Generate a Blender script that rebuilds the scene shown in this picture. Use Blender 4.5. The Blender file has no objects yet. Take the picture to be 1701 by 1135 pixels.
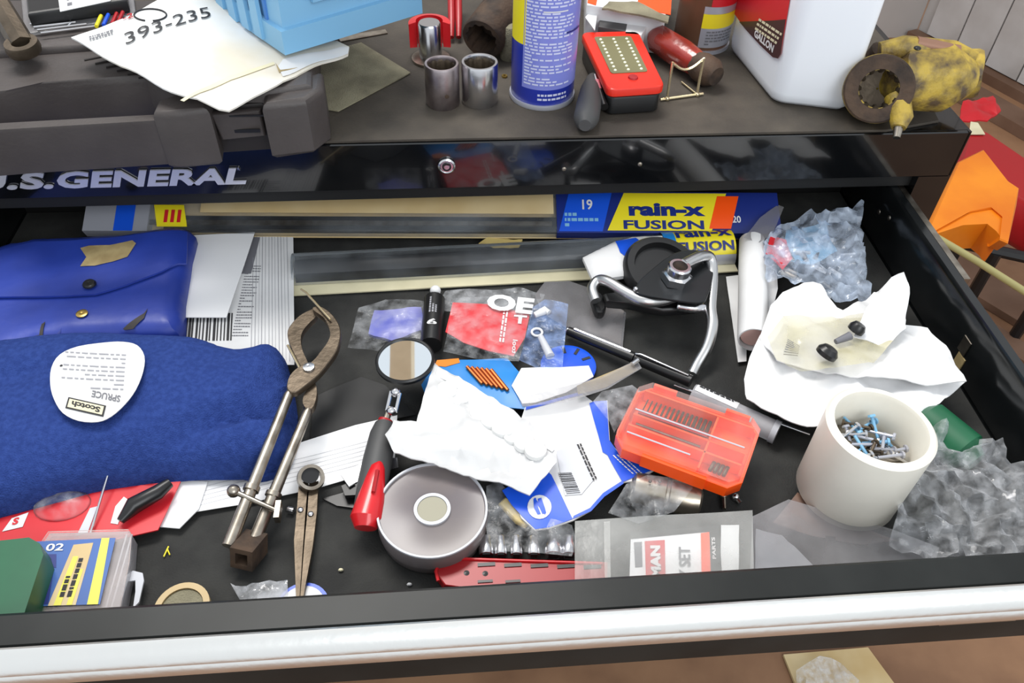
import bpy, math, random
from mathutils import Vector, noise
from mathutils.geometry import delaunay_2d_cdt
V = Vector
R = math.radians
random.seed(7)
SC = bpy.context.scene
COL = SC.collection
# ------------------------------------------------------------------ camera, sky, lights, exposure
FPX = 1347.54
PITCH, YAW, ROLL = R(45.466), R(-5.915), R(2.021)
CAM = V((-0.03275, -0.68539, 0.56037))
FW = V((-math.sin(YAW)*math.cos(PITCH), math.cos(YAW)*math.cos(PITCH), -math.sin(PITCH)))
_rt = V((math.cos(YAW), math.sin(YAW), 0)); _up = _rt.cross(FW)
RT = _rt*math.cos(ROLL) + _up*math.sin(ROLL)
UP = -_rt*math.sin(ROLL) + _up*math.cos(ROLL)
cam = bpy.data.cameras.new('camera'); camo = bpy.data.objects.new('camera', cam); COL.objects.link(camo)
from mathutils import Matrix
camo.matrix_world = Matrix(((RT.x, UP.x, -FW.x, CAM.x), (RT.y, UP.y, -FW.y, CAM.y), (RT.z, UP.z, -FW.z, CAM.z), (0, 0, 0, 1)))
cam.sensor_width = 36; cam.lens = FPX/1701*36; cam.clip_start = .01; cam.clip_end = 60
SC.camera = camo
SC.cycles.transparent_max_bounces = 24
SC.view_settings.view_transform = 'Standard'; SC.view_settings.look = 'None'
SC.view_settings.exposure = 0.0; SC.view_settings.gamma = 1; SC.view_settings.use_curve_mapping = False
w = bpy.data.worlds.new('world'); SC.world = w; w.use_nodes = True
w.node_tree.nodes['Background'].inputs[0].default_value = (0.90, 0.95, 1.0, 1)
w.node_tree.nodes['Background'].inputs[1].default_value = 0.92
def area(name, loc, aim, sx, sy, power, col=(1, 1, 1)):
    l = bpy.data.lights.new(name, 'AREA'); l.shape = 'RECTANGLE'; l.size = sx; l.size_y = sy; l.energy = power; l.color = col
    o = bpy.data.objects.new(name, l); COL.objects.link(o); o.location = loc
    o.rotation_euler = (V(aim)-V(loc)).to_track_quat('-Z', 'Y').to_euler()
    return o
area('ceiling_lamp', (-0.35, 0.75, 2.1), (0, -.15, 0), 1.3, .5, 46, (1, .97, .93))
area('doorway_light', (0.9, -2.4, 1.9), (0.1, -.1, 0), 1.6, 1.2, 34, (.95, .98, 1))

# ------------------------------------------------------------------ pixel <-> world
def ray(px, py): return FW + RT*((px-850.5)/FPX) - UP*((py-567.5)/FPX)
def W(px, py, z=0.0):
    d = ray(px, py); return CAM + d*((z-CAM.z)/d.z)
def WY(px, py, Y):
    d = ray(px, py); return CAM + d*((Y-CAM.y)/d.y)
def WP(px, py, P, N):
    d = ray(px, py); return CAM + d*((P-CAM).dot(N)/d.dot(N))
def lin(c):
    c = c/255.0
    return c/12.92 if c <= .04045 else ((c+.055)/1.055)**2.4
def rgb(c): return (lin(c[0]), lin(c[1]), lin(c[2]), 1)

# ------------------------------------------------------------------ materials
def mat(name, c, rough=.5, metal=0, var=0, vs=30, c2=None, bump=0, bs=200, spec=.5, coat=0, alpha=None, trans=0, detail=4):
    m = bpy.data.materials.new(name); m.use_nodes = True; nt = m.node_tree; N = nt.nodes; L = nt.links
    b = N['Principled BSDF']; b.inputs['Base Color'].default_value = rgb(c); b.inputs['Roughness'].default_value = rough
    b.inputs['Metallic'].default_value = metal; b.inputs['Specular IOR Level'].default_value = spec
    b.inputs['Coat Weight'].default_value = coat; b.inputs['Transmission Weight'].default_value = trans
    tc = N.new('ShaderNodeTexCoord')
    if var or c2:
        n = N.new('ShaderNodeTexNoise'); n.inputs['Scale'].default_value = vs; n.inputs['Detail'].default_value = detail
        L.new(tc.outputs['Object'], n.inputs['Vector'])
        r = N.new('ShaderNodeValToRGB'); r.color_ramp.elements[0].position = .38; r.color_ramp.elements[1].position = .64
        r.color_ramp.elements[0].color = rgb(c)
        r.color_ramp.elements[1].color = rgb(c2 if c2 else [max(0, min(255, x+var)) for x in c])
        L.new(n.outputs['Fac'], r.inputs['Fac']); L.new(r.outputs['Color'], b.inputs['Base Color'])
    if bump:
        n2 = N.new('ShaderNodeTexNoise'); n2.inputs['Scale'].default_value = bs; n2.inputs['Detail'].default_value = 3
        L.new(tc.outputs['Object'], n2.inputs['Vector'])
        bp = N.new('ShaderNodeBump'); bp.inputs['Strength'].default_value = bump; bp.inputs['Distance'].default_value = .002
        L.new(n2.outputs['Fac'], bp.inputs['Height']); L.new(bp.outputs['Normal'], b.inputs['Normal'])
    return m
def clear(name, c=(225, 228, 232), a=.25, rough=.12, bs=60, bump=.6, av=.2):
    """thin clear plastic film: transparent mixed with a glossy pale film, cloudiness varied by noise"""
    m = bpy.data.materials.new(name); m.use_nodes = True; nt = m.node_tree; N = nt.nodes; L = nt.links
    b = N['Principled BSDF']; b.inputs['Base Color'].default_value = rgb(c); b.inputs['Roughness'].default_value = rough
    b.inputs['Specular IOR Level'].default_value = .9
    tc = N.new('ShaderNodeTexCoord'); n = N.new('ShaderNodeTexNoise'); n.inputs['Scale'].default_value = bs; n.inputs['Detail'].default_value = 5
    L.new(tc.outputs['Object'], n.inputs['Vector'])
    bp = N.new('ShaderNodeBump'); bp.inputs['Strength'].default_value = bump; bp.inputs['Distance'].default_value = .004
    L.new(n.outputs['Fac'], bp.inputs['Height']); L.new(bp.outputs['Normal'], b.inputs['Normal'])
    fr = N.new('ShaderNodeLayerWeight'); fr.inputs['Blend'].default_value = .12; L.new(bp.outputs['Normal'], fr.inputs['Normal'])
    mr = N.new('ShaderNodeMapRange'); mr.inputs[1].default_value = .35; mr.inputs[2].default_value = .7
    mr.inputs[3].default_value = max(0, a-av); mr.inputs[4].default_value = min(1, a+av)
    L.new(n.outputs['Fac'], mr.inputs[0])
    ad = N.new('ShaderNodeMath'); ad.operation = 'ADD'; ad.use_clamp = True
    L.new(mr.outputs[0], ad.inputs[0]); L.new(fr.outputs[0], ad.inputs[1])
    t = N.new('ShaderNodeBsdfTransparent'); mx = N.new('ShaderNodeMixShader')
    L.new(ad.outputs[0], mx.inputs[0]); L.new(t.outputs[0], mx.inputs[1]); L.new(b.outputs[0], mx.inputs[2])
    L.new(mx.outputs[0], N['Material Output'].inputs['Surface'])
    return m
M = dict(
 black=mat('black_gloss_enamel', (12, 13, 15), .12, spec=.6, coat=.5, bump=.05, bs=25),
 inner=mat('black_drawer_enamel', (14, 16, 17), .16, spec=.6, var=10, vs=18, bump=.08, bs=40),
 lip=mat('drawer_lip_enamel', (24, 26, 25), .42, var=10, vs=14, spec=.3),
 alu=mat('brushed_aluminium', (245, 244, 240), .3, 1, bump=.15, bs=90),
 alu2=mat('aluminium_edge', (170, 170, 165), .35, 1),
 rail=mat('matte_black_steel', (16, 16, 16), .6),
 mat_top=mat('worn_rubber_mat', (60, 54, 47), .75, c2=(74, 67, 58), vs=22, bump=.25, bs=300, detail=8),
 liner=mat('black_foam_liner', (42, 42, 41), .75, c2=(54, 54, 52), vs=30, spec=.3, bump=.3, bs=600),
 chrome=mat('chrome', (215, 215, 218), .22, 1, bump=.05, bs=60),
 steel=mat('tarnished_steel', (176, 168, 156), .34, 1, c2=(136, 126, 114), vs=60),
 steeld=mat('dark_forged_steel', (104, 92, 78), .42, .75, c2=(82, 72, 60), vs=45, bump=.2),
 rust=mat('rusty_iron', (84, 66, 52), .75, .2, c2=(52, 42, 36), vs=50, bump=.5, bs=150),
 grease=mat('yellow_grease', (186, 158, 62), .5, c2=(84, 68, 48), vs=55, bump=1, bs=120, detail=8),
 case=mat('grey_black_case_plastic', (62, 56, 54), .5, c2=(76, 70, 68), vs=10, bump=.15, bs=300),
 cased=mat('case_recess_plastic', (36, 31, 30), .6),
 white=mat('white_paper', (226, 226, 226), .6, var=-14, vs=14),
 white2=mat('bright_white_paper', (236, 236, 237), .6),
 envel=mat('stained_envelope_paper', (228, 228, 226), .6, c2=(214, 205, 186), vs=9, detail=6),
 cream=mat('cream_card', (226, 218, 184), .55, var=-14, vs=20),
 manila=mat('tan_card', (196, 168, 116), .45, c2=(216, 196, 152), vs=7),
 ink=mat('black_ink', (30, 30, 34), .6), inkg=mat('grey_ink', (110, 110, 116), .6), inkl=mat('pale_grey_ink', (150, 150, 156), .6),
 red=mat('red_plastic', (208, 26, 34), .3, coat=.3), redd=mat('dark_red_plastic', (168, 24, 30), .35),
 redp=mat('red_print', (206, 34, 44), .4), orange=mat('orange_plastic', (255, 84, 12), .35),
 orangebg=mat('dull_orange_plastic', (240, 142, 28), .4, c2=(222, 116, 16), vs=5),
 blue=mat('blue_print', (22, 84, 214), .35), bluel=mat('sky_blue_print', (30, 130, 206), .35),
 pocketw=mat('white_pocket_plastic', (232, 232, 230), .3, coat=.5),
 casefrost=mat('smoky_frosted_plastic', (112, 105, 107), .3, c2=(124, 116, 114), vs=18),
 bluek=mat('blue_knit', (42, 62, 124), .95, c2=(50, 72, 138), vs=220, bump=.8, bs=900, spec=.1),
 bluev=mat('blue_vinyl', (40, 64, 160), .42, c2=(34, 54, 138), vs=12, bump=.15, bs=80),
 bluebin=mat('light_blue_plastic', (124, 178, 214), .4), bluebin2=mat('blue_rib_groove', (76, 128, 196), .45),
 navy=mat('navy_print', (26, 44, 120), .35), yellow=mat('yellow_print', (240, 222, 36), .4),
 tape=mat('old_masking_tape', (178, 158, 112), .6, c2=(150, 130, 88), vs=50),
 pvc=mat('ivory_pvc', (240, 235, 222), .35, var=-8, vs=20),
 jug=mat('white_hdpe', (240, 243, 248), .3),
 canblue=mat('blue_can_print', (40, 58, 176), .3, coat=.3), badge=mat('badge_chrome', (222, 222, 230), .3, .55), satin=mat('satin_steel', (206, 206, 206), .3, 1),
 cantext=mat('pale_lilac_print', (206, 210, 238), .35),
 grey=mat('grey_rubber', (70, 70, 70), .55), dark=mat('black_plastic', (24, 24, 25), .35), darkm=mat('black_rubber', (30, 30, 30), .6),
 labelblue=mat('label_blue', (58, 98, 166), .35), labelyel=mat('label_yellow', (228, 222, 84), .4),
 green=mat('green_plastic', (26, 98, 64), .4, c2=(22, 80, 54), vs=12), copper=mat('copper', (196, 110, 60), .3, .8),
 sand=mat('grey_abrasive_sheet', (146, 140, 116), .85, c2=(116, 110, 90), vs=26, bump=.6, bs=700),
 foam=mat('yellow_foam', (214, 190, 120), .8), frost=mat('frosted_plastic', (196, 198, 204), .4),
 lcd=mat('led_lens', (236, 240, 214), .2), ledp=mat('led_panel', (120, 116, 82), .3),
 concrete=mat('brown_floor', (150, 112, 82), .7, c2=(118, 84, 60), vs=5, bump=.2, bs=30, detail=8),
 wallw=mat('white_boarding', (196, 192, 190), .7, c2=(172, 166, 162), vs=4, detail=8), walls=mat('smooth_grey_wall', (176, 170, 166), .6, var=10, vs=3),
 wood=mat('rafter_timber', (255, 228, 188), .7, var=-12, vs=8), board=mat('brown_skirting', (120, 92, 74), .7, var=-18, vs=6),
 bamboo=mat('yellow_green_stick', (172, 164, 108), .5), brass=mat('brass', (190, 160, 90), .3, .9),
 mirror=mat('mirror_glass', (240, 246, 250), .02, 1), gold=mat('pale_gold_wire', (226, 208, 168), .25, .8),
 browncan=mat('brown_can_metal', (118, 84, 62), .4, .3, var=10, vs=20), silver=mat('silver_print', (188, 190, 200), .3, .4),
 clearbag=clear('clear_bag_film', a=.14, av=.13, bs=70), clearbag2=clear('crumpled_clear_film', (238, 240, 244), .24, .05, 90, .25, .16),
 foil=clear('bluish_bag_film', (206, 220, 240), .40, .12, 60, .9, .26), clearlid=clear('clear_lid_plastic', (250, 236, 230), .12, .06, 20, .1, .06),
 frostlid=clear('frosted_lid_plastic', (186, 184, 188), .42, .25, 20, .05, .08), zip=clear('grey_zip_bag', (220, 220, 216), .34, .2, 22, .3, .08),
 clearblue=clear('blue_tinted_bag', (150, 176, 226), .36, .15, 70, .9, .25), domec=clear('clear_dome', (200, 208, 216), .10, .1, 12, .5, .1),
 greyfilm=clear('grey_film', (150, 148, 150), .55, .25, 25, .5, .12), tubec=clear('clear_tube', (226, 226, 230), .45, .15, 30, .2, .1),
 jar=clear('dirty_red_acetate', (168, 62, 50), .72, .2, 40, .4, .2),
)

# ------------------------------------------------------------------ geometry collector
class G:
    def __init__(s): s.v = []; s.f = []; s.mi = []; s.sm = []
    def add(s, vs, fs, m=0, sm=False):
        o = len(s.v); s.v += [V(p) for p in vs]
        for f in fs: s.f.append(tuple(i+o for i in f)); s.mi.append(m); s.sm.append(sm)
        return s
    def box(s, c, h, x=V((1, 0, 0)), y=V((0, 1, 0)), z=V((0, 0, 1)), m=0):
        c = V(c); x = V(x)*h[0]; y = V(y)*h[1]; z = V(z)*h[2]
        P = [c+x*a+y*b+z*d for d in (-1, 1) for a, b in ((-1, -1), (1, -1), (1, 1), (-1, 1))]
        return s.add(P, [(3, 2, 1, 0), (4, 5, 6, 7), (0, 1, 5, 4), (1, 2, 6, 5), (2, 3, 7, 6), (3, 0, 4, 7)], m)
    def bb(s, x0, x1, y0, y1, z0, z1, m=0):
        return s.box(((x0+x1)/2, (y0+y1)/2, (z0+z1)/2), (abs(x1-x0)/2, abs(y1-y0)/2, abs(z1-z0)/2), m=m)
    def rings(s, rs, cap0=True, cap1=True, closed=True, m=0, sm=True):
        n = len(rs[0]); vs = [p for r in rs for p in r]; fs = []
        for i in range(len(rs)-1):
            for j in range(n if closed else n-1):
                k = (j+1) % n; fs.append((i*n+j, i*n+k, (i+1)*n+k, (i+1)*n+j))
        s.add(vs, fs, m, sm)
        if cap0: s.add(rs[0], [tuple(reversed(range(n)))], m)
        if cap1: s.add(rs[-1], [tuple(range(n))], m)
        return s
    def prism(s, poly, dv, bev=0, m=0, sm=False):
        """poly extruded along dv with an optional bevel at the far end (and a smaller one at the start)"""
        poly = [V(p) for p in poly]; dv = V(dv)
        n = V((0, 0, 0))
        for i in range(len(poly)): n += poly[i].cross(poly[(i+1) % len(poly)])
        if n.dot(dv) < 0: poly = poly[::-1]
        if not bev: return s.rings([poly, [p+dv for p in poly]], m=m, sm=sm)
        c = sum(poly, V((0, 0, 0)))/len(poly); u = dv.normalized(); L = dv.length; bev = min(bev, L*.45)
        def ins(d):
            out = []
            for p in poly:
                q = p-c; l = q.length; out.append(c+q*max(0, (l-d)/l))
            return out
        return s.rings([[p for p in ins(bev*.8)], [p+u*bev*.7 for p in poly], [p+u*(L-bev) for p in poly], [p+u*(L-bev*.3) for p in ins(bev*.35)], [p+dv for p in ins(bev)]], m=m, sm=sm)
    def tube(s, path, r, seg=10, m=0, cap=True):
        path = [V(p) for p in path]; n = len(path); rr = r if isinstance(r, (list, tuple)) else [r]*n
        rs = []; ref = None
        for i in range(n):
            t = (path[min(i+1, n-1)]-path[max(i-1, 0)]).normalized()
            if ref is None: ref = t.orthogonal().normalized()
            a = (ref-t*ref.dot(t)); a = a.normalized() if a.length > 1e-6 else t.orthogonal().normalized(); ref = a; b = t.cross(a)
            rs.append([path[i]+(a*math.cos(k*2*math.pi/seg)+b*math.sin(k*2*math.pi/seg))*rr[i] for k in range(seg)])
        return s.rings(rs, cap, cap, m=m)
    def lathe(s, prof, o, ax=V((0, 0, 1)), seg=28, m=0, sm=True, fn=None, caps=True):
        ax = V(ax).normalized(); a = ax.orthogonal().normalized(); b = ax.cross(a); o = V(o); rs = []
        for (r, h) in prof:
            rs.append([o+ax*h+(a*math.cos(k*2*math.pi/seg)+b*math.sin(k*2*math.pi/seg))*max(1e-5, r*(fn(k, seg, h) if fn else 1)) for k in range(seg)])
        cl = tuple(prof[0]) == tuple(prof[-1])
        return s.rings(rs, caps and not cl, caps and not cl, m=m, sm=sm)
    def ball(s, c, r, sx=1, sy=1, sz=1, seg=16, m=0, nz=0, ns=60):
        rs = []
        for i in range(seg//2+1):
            th = math.pi*i/(seg//2); ring = []
            for k in range(seg):
                d = V((math.sin(th)*math.cos(k*2*math.pi/seg)*sx, math.sin(th)*math.sin(k*2*math.pi/seg)*sy, -math.cos(th)*sz))
                p = V(c)+d*r
                if nz: p += d*noise.noise(p*ns)*nz
                ring.append(p)
            rs.append(ring)
        return s.rings(rs, False, False, m=m)
    def jitter(s, amp, sc):
        s.v = [p+noise.noise_vector(p*sc)*amp for p in s.v]; return s
def mk(name, g, mats, parent=None, loc=None):
    me = bpy.data.meshes.new(name)
    lo = V([min(p[i] for p in g.v) for i in range(3)]); hi = V([max(p[i] for p in g.v) for i in range(3)])
    o3 = V(((lo.x+hi.x)/2, (lo.y+hi.y)/2, lo.z)) if loc is None else V(loc)
    me.from_pydata([tuple(p-o3) for p in g.v], [], g.f)
    if not isinstance(mats, (list, tuple)): mats = [mats]
    for m in mats: me.materials.append(M[m] if isinstance(m, str) else m)
    me.polygons.foreach_set('material_index', g.mi); me.polygons.foreach_set('use_smooth', g.sm)
    me.update(); me.set_sharp_from_angle(angle=R(38))
    o = bpy.data.objects.new(name, me); COL.objects.link(o)
    if parent is None: o.location = o3
    else:
        o.parent = parent; base = V((0, 0, 0)); q = parent
        while q is not None: base += V(q.location); q = q.parent
        o.location = o3-base
    return o
def tag(o, label, cat, group=None, kind=None):
    if label: o['label'] = label
    if cat: o['category'] = cat
    if group: o['group'] = group
    if kind: o['kind'] = kind
    return o
def thing(name, loc, label, cat, group=None):
    o = bpy.data.objects.new(name, None); o.empty_display_size = .02; COL.objects.link(o); o.location = V(loc)
    return tag(o, label, cat, group)
def struct(name, g, m):
    o = mk(name, g, m); o['kind'] = 'structure'; return o

# ------------------------------------------------------------------ sheets: height-field films, papers, cloths
YF = -.417   # inner face of the drawer front
class Sheet:
    def __init__(s, pts, z=None, amp=0, freq=30, ridged=0, puff=0, pr=.03, seed=0, creases=(), fn=None, clip=True):
        s.P = []
        for p in pts:
            zz = p[2] if len(p) > 2 else z; q = W(p[0], p[1], zz)
            if clip and q.y < YF: q.y = YF
            s.P.append(q)
        s.amp, s.freq, s.ridged, s.puff, s.pr, s.seed, s.fn = amp, freq, ridged, puff, pr, seed, fn
        s.flat = max(p.z for p in s.P)-min(p.z for p in s.P) < 1e-6
        s.cr = [(W(a[0], a[1], (z or .02)+puff*.9), W(b[0], b[1], (z or .02)+puff*.9), d, wd) for a, b, d, wd in creases]
    def bd(s, x, y, P=None):
        P = P or s.P; best = 9
        for i in range(len(P)):
            a, b = P[i], P[(i+1) % len(P)]; dx, dy = b.x-a.x, b.y-a.y; l = dx*dx+dy*dy or 1e-12
            t = max(0, min(1, ((x-a.x)*dx+(y-a.y)*dy)/l)); d = math.hypot(x-a.x-dx*t, y-a.y-dy*t)
            if d < best: best = d
        return best
    def h(s, x, y):
        if s.flat: z = s.P[0].z
        else:
            sw = sz = 0
            for p in s.P:
                d = (p.x-x)**2+(p.y-y)**2+1e-8; ww = 1/d**1.3; sw += ww; sz += ww*p.z
            z = sz/sw
        q = V((x*s.freq+s.seed*7.3, y*s.freq, s.seed*3.1))
        if s.amp: z += s.amp*noise.noise(q)+s.amp*.45*noise.noise(q*2.3)
        if s.ridged:
            z += s.ridged*(1-abs(noise.noise(q*1.7))*3)+s.ridged*.5*(1-abs(noise.noise(q*3.6))*3)
        if s.puff:
            t = min(1, s.bd(x, y)/s.pr); z += s.puff*math.sqrt(max(0, 1-(1-t)**2))
        for a, b, d, wd in s.cr:
            dx, dy = b.x-a.x, b.y-a.y; l = dx*dx+dy*dy
            t = max(0, min(1, ((x-a.x)*dx+(y-a.y)*dy)/l)); e = math.hypot(x-a.x-dx*t, y-a.y-dy*t)
            z -= d*math.exp(-(e/wd)**2)*math.sin(math.pi*min(1, max(.12, t)))
        if s.fn: z += s.fn(x, y)
        return z
    def at(s, px, py):
        z = s.P[0].z
        for _ in range(8):
            q = W(px, py, z); z = z*.4+s.h(q.x, q.y)*.6
        q = W(px, py, z)
        return V((q.x, q.y, s.h(q.x, q.y)))
    def geo(s, sp=.006, th=.0006, poly=None, off=0, m=0, g=None, bottom=None):
        P = s.P if poly is None else [s.at(*p) for p in poly]
        B = []
        for i in range(len(P)):
            a, b = P[i], P[(i+1) % len(P)]; n = max(1, int((V((b.x-a.x, b.y-a.y))).length/sp))
            for k in range(n): B.append((a.x+(b.x-a.x)*k/n, a.y+(b.y-a.y)*k/n))
        n0 = len(B); xs = [b[0] for b in B]; ys = [b[1] for b in B]
        rnd = random.Random(3); y = min(ys)+sp*.5; pts = list(B)
        def inside(x, y):
            c = False; j = n0-1
            for i in range(n0):
                if (B[i][1] > y) != (B[j][1] > y) and x < (B[j][0]-B[i][0])*(y-B[i][1])/(B[j][1]-B[i][1])+B[i][0]: c = not c
                j = i
            return c
        BP = [V((b[0], b[1], 0)) for b in B]
        row = 0
        while y < max(ys):
            x = min(xs)+(sp*.5 if row % 2 else 0)
            while x < max(xs):
                xx, yy = x+rnd.uniform(-.2, .2)*sp, y+rnd.uniform(-.2, .2)*sp
                if inside(xx, yy) and s.bd(xx, yy, P) > sp*.4: pts.append((xx, yy))
                x += sp
            y += sp; row += 1
        vs, _, fs, *_r = delaunay_2d_cdt([V(p) for p in pts], [], [list(range(n0))], 1, 1e-6)
        g = g or G(); top = [V((v.x, v.y, s.h(v.x, v.y)+off)) for v in vs]; n = len(top)
        ar = sum((vs[f[1]]-vs[f[0]]).cross(vs[f[2]]-vs[f[0]]) for f in fs)
        fs = [tuple(f) if ar > 0 else tuple(reversed(f)) for f in fs]
        g.add(top, fs, m, True)
        if th or bottom is not None:
            bot = [V((t.x, t.y, (bottom if bottom is not None else t.z-th))) for t in top]
            g.add(bot, [tuple(reversed(f)) for f in fs], m, True)
            cnt = {}
            for f in fs:
                for i in range(len(f)):
                    e = (f[i], f[(i+1) % len(f)]); cnt[e] = 1
            side = [e for e in cnt if (e[1], e[0]) not in cnt]
            o = len(g.v)-2*n
            for a, b in side: g.f.append((o+b, o+a, o+n+a, o+n+b)); g.mi.append(m); g.sm.append(False)
        return g
    def patch(s, name, poly, m, parent, off=.0005, sp=.006, th=.0003):
        return mk(name, s.geo(sp, th, poly, off), m, parent)
    def uv(s, A, B, Cc, off=.0006):
        a, b, c = s.at(*A), s.at(*B), s.at(*Cc)
        def f(u, v, w=0):
            q = a+(b-a)*u+(c-a)*v; return V((q.x, q.y, s.h(q.x, q.y)+off+w))
        return f
def plane(a, b, c, off=0):
    a, b, c = V(a), V(b), V(c); n = (b-a).cross(c-a).normalized()
    def f(u, v, w=0): return a+(b-a)*u+(c-a)*v+n*(off+w)
    return f
_tc = {}
def text_raw(t, ext, bold, shear):
    k = (t, ext > 0, bold, shear)
    if k in _tc: return _tc[k]
    cu = bpy.data.curves.new('t', 'FONT'); cu.body = t; cu.size = 1; cu.offset = bold; cu.shear = shear; cu.resolution_u = 3
    cu.extrude = .5 if ext > 0 else 0
    ob = bpy.data.objects.new('t', cu); me = bpy.data.meshes.new_from_object(ob)
    vs = [v.co.copy() for v in me.vertices]; fs = [tuple(p.vertices) for p in me.polygons]
    bpy.data.objects.remove(ob); bpy.data.meshes.remove(me); bpy.data.curves.remove(cu)
    x0 = min(v.x for v in vs); x1 = max(v.x for v in vs); y0 = min(v.y for v in vs); y1 = max(v.y for v in vs)
    vs = [((v.x-x0)/(x1-x0), (v.y-y0)/(y1-y0), (v.z+.5) if ext > 0 else 0) for v in vs]
    _tc[k] = (vs, fs); return vs, fs
def text(name, t, fn, m, parent, ext=0, bold=0.02, shear=0, label=None):
    vs, fs = text_raw(t, ext, bold, shear); g = G()
    g.add([fn(u, v, w_*ext) for u, v, w_ in vs], fs)
    o = mk(name, g, m, parent)
    if label: o['label'] = label
    return o
def sub(fn, u0, u1, v0, v1): return lambda u, v, w=0: fn(u0+(u1-u0)*u, v0+(v1-v0)*v, w)
def quad(name, fn, m, parent, nu=1, nv=1, th=0):
    g = G(); vs = [fn(i/nu, j/nv, th) for j in range(nv+1) for i in range(nu+1)]
    g.add(vs, [(j*(nu+1)+i, j*(nu+1)+i+1, (j+1)*(nu+1)+i+1, (j+1)*(nu+1)+i) for j in range(nv) for i in range(nu)])
    return mk(name, g, m, parent)
def bars(name, fn, rows, m, parent, words=True, seed=1, fill=.6, nu=1):
    """small print too tiny to read: rows of short dashes"""
    rn = random.Random(seed); g = G()
    for r in range(rows):
        v0 = 1-(r+.8)/rows; v1 = v0+fill/rows; u = 0
        while u < .97:
            L = rn.uniform(.05, .16) if words else 1.0; e = min(1, u+L)
            k = max(1, int((e-u)*nu))
            for q in range(k):
                a, b = u+(e-u)*q/k, u+(e-u)*(q+1)/k
                g.add([fn(a, v0), fn(b, v0), fn(b, v1), fn(a, v1)], [(0, 1, 2, 3)])
            u = e+.03
            if words and rn.random() < .08: break
    return mk(name, g, m, parent)
def vbars(name, fn, n, m, parent, seed=1, duty=.5):
    rn = random.Random(seed); g = G()
    for i in range(n):
        u0 = (i+.2*rn.random())/n; u1 = u0+duty*rn.uniform(.5, 1.3)/n
        K = 4
        for k in range(K): g.add([fn(u0, k/K), fn(u1, k/K), fn(u1, (k+1)/K), fn(u0, (k+1)/K)], [(0, 1, 2, 3)])
    return mk(name, g, m, parent)
def rrect(fn, r=.12, n=4, asp=1):
    out = []
    for cx, cy, a0 in ((1-r, 1-r*asp, 0), (r, 1-r*asp, 90), (r, r*asp, 180), (1-r, r*asp, 270)):
        for k in range(n+1):
            a = R(a0+90*k/n); out.append(fn(cx+r*math.cos(a), cy+r*asp*math.sin(a)))
    return out
def smooth(pts, n=4):
    out = []; L = len(pts)
    for i in range(L):
        p0, p1, p2, p3 = [V(pts[(i+j-1) % L]) for j in range(4)]
        for k in range(n):
            t = k/n; out.append(.5*((2*p1)+(p2-p0)*t+(2*p0-5*p1+4*p2-p3)*t*t+(3*p1-p0-3*p2+p3)*t**3))
    return out
def opn(pts, n=4):
    out = []; L = len(pts)
    for i in range(L-1):
        p0, p1, p2, p3 = [V(pts[max(0, min(L-1, i+j-1))]) for j in range(4)]
        for k in range(n):
            t = k/n; out.append(.5*((2*p1)+(p2-p0)*t+(2*p0-5*p1+4*p2-p3)*t*t+(3*p1-p0-3*p2+p3)*t**3))
    out.append(V(pts[-1])); return out
def PX(pts, z): return [W(p[0], p[1], p[2] if len(p) > 2 else z) for p in pts]
def SP(pts): return [tuple(p) for p in smooth([V((a[0], a[1], 0)) for a in pts], 3)]
def SP2(pts): return [(p[0], p[1]) for p in SP(pts)]

# ------------------------------------------------------------------ the room
H = .14; FZ = -.86
struct('floor', G().bb(-2.4, 3.4, -2.0, 3.6, FZ-.05, FZ), 'concrete')
wa, wb = W(1701, 161, FZ), W(1518, 62, FZ); wd = (wb-wa); wd.z = 0; wd.normalize(); wn = V((wd.y, -wd.x, 0))
wl = wa-wd*1.2
wr = struct('wall_right', G().box((wl+wb)/2+V((0, 0, 1.25))+wn*.03, ((wb-wl).length/2, .02, 1.25), wd, wn), 'wallw')
LB = (wb-wl).length
for k in range(int(LB/.14)+1):
    p = wl+wd*(.14*k+.06)
    if .14*k+.06 > LB-.05: continue
    bo = mk('board', G().box(p+V((0, 0, 1.27)), (.067, .008, 1.23), wd, wn), 'wallw', wr)
struct('baseboard_right', G().box((wl+wb)/2+V((0, 0, .0))-wn*.025, ((wb-wl).length/2, .025, .035), wd, wn), 'board')
struct('wall_back', G().box(V((wb.x-2.2, wb.y+.02, FZ+1.25)), (2.2, .02, 1.25)), 'walls')
for k, (xx, yy) in enumerate(((.25, 1.55), (1.05, 1.9))):
    pass
struct('ceiling_rafter', G().bb(-.388, -.298, -1.0, 3.4, 2.25, 2.40), 'wood')['kind'] = 'structure'

# ------------------------------------------------------------------ tool chest with its open drawer
XL, XRR = -.56, .497; DL, DR = -.505, .440; YB = .46
chest = thing('tool_chest', ((XL+XRR)/2, .23, FZ), 'glossy black steel tool chest with one wide cluttered drawer pulled open', 'tool chest')
g = G().bb(XL, XRR, .004, YB, H-.006, H-.003)
mk('top_panel', g, 'black', chest)
mk('side_panel', G().bb(XRR-.003, XRR, .0, YB, FZ+.08, H-.003), 'black', chest)
mk('side_panel', G().bb(XL, XL+.003, .0, YB, FZ+.08, H-.003), 'black', chest)
mk('back_panel', G().bb(XL, XRR, YB-.003, YB, FZ+.08, H-.006), 'rail', chest)
def xprism(poly, x0, x1, m=0, g=None):
    return (g or G()).prism([V((x0, a, b)) for a, b in poly], V((x1-x0, 0, 0)), m=m)
mk('fascia_panel', xprism([(0, H-.0045), (.001, H-.0034), (.012, H-.003), (.012, H-.052), (.006, H-.058), (.0, H-.055)], XL, XRR-.001), 'black', chest)
mk('drawer_rail', G().bb(XL+.01, XRR-.01, .010, .02, .0665, H-.056), 'rail', chest)
mk('front_post', G().bb(DR+.022, XRR-.003, .0, .012, FZ+.08, H-.056), 'black', chest)
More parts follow.
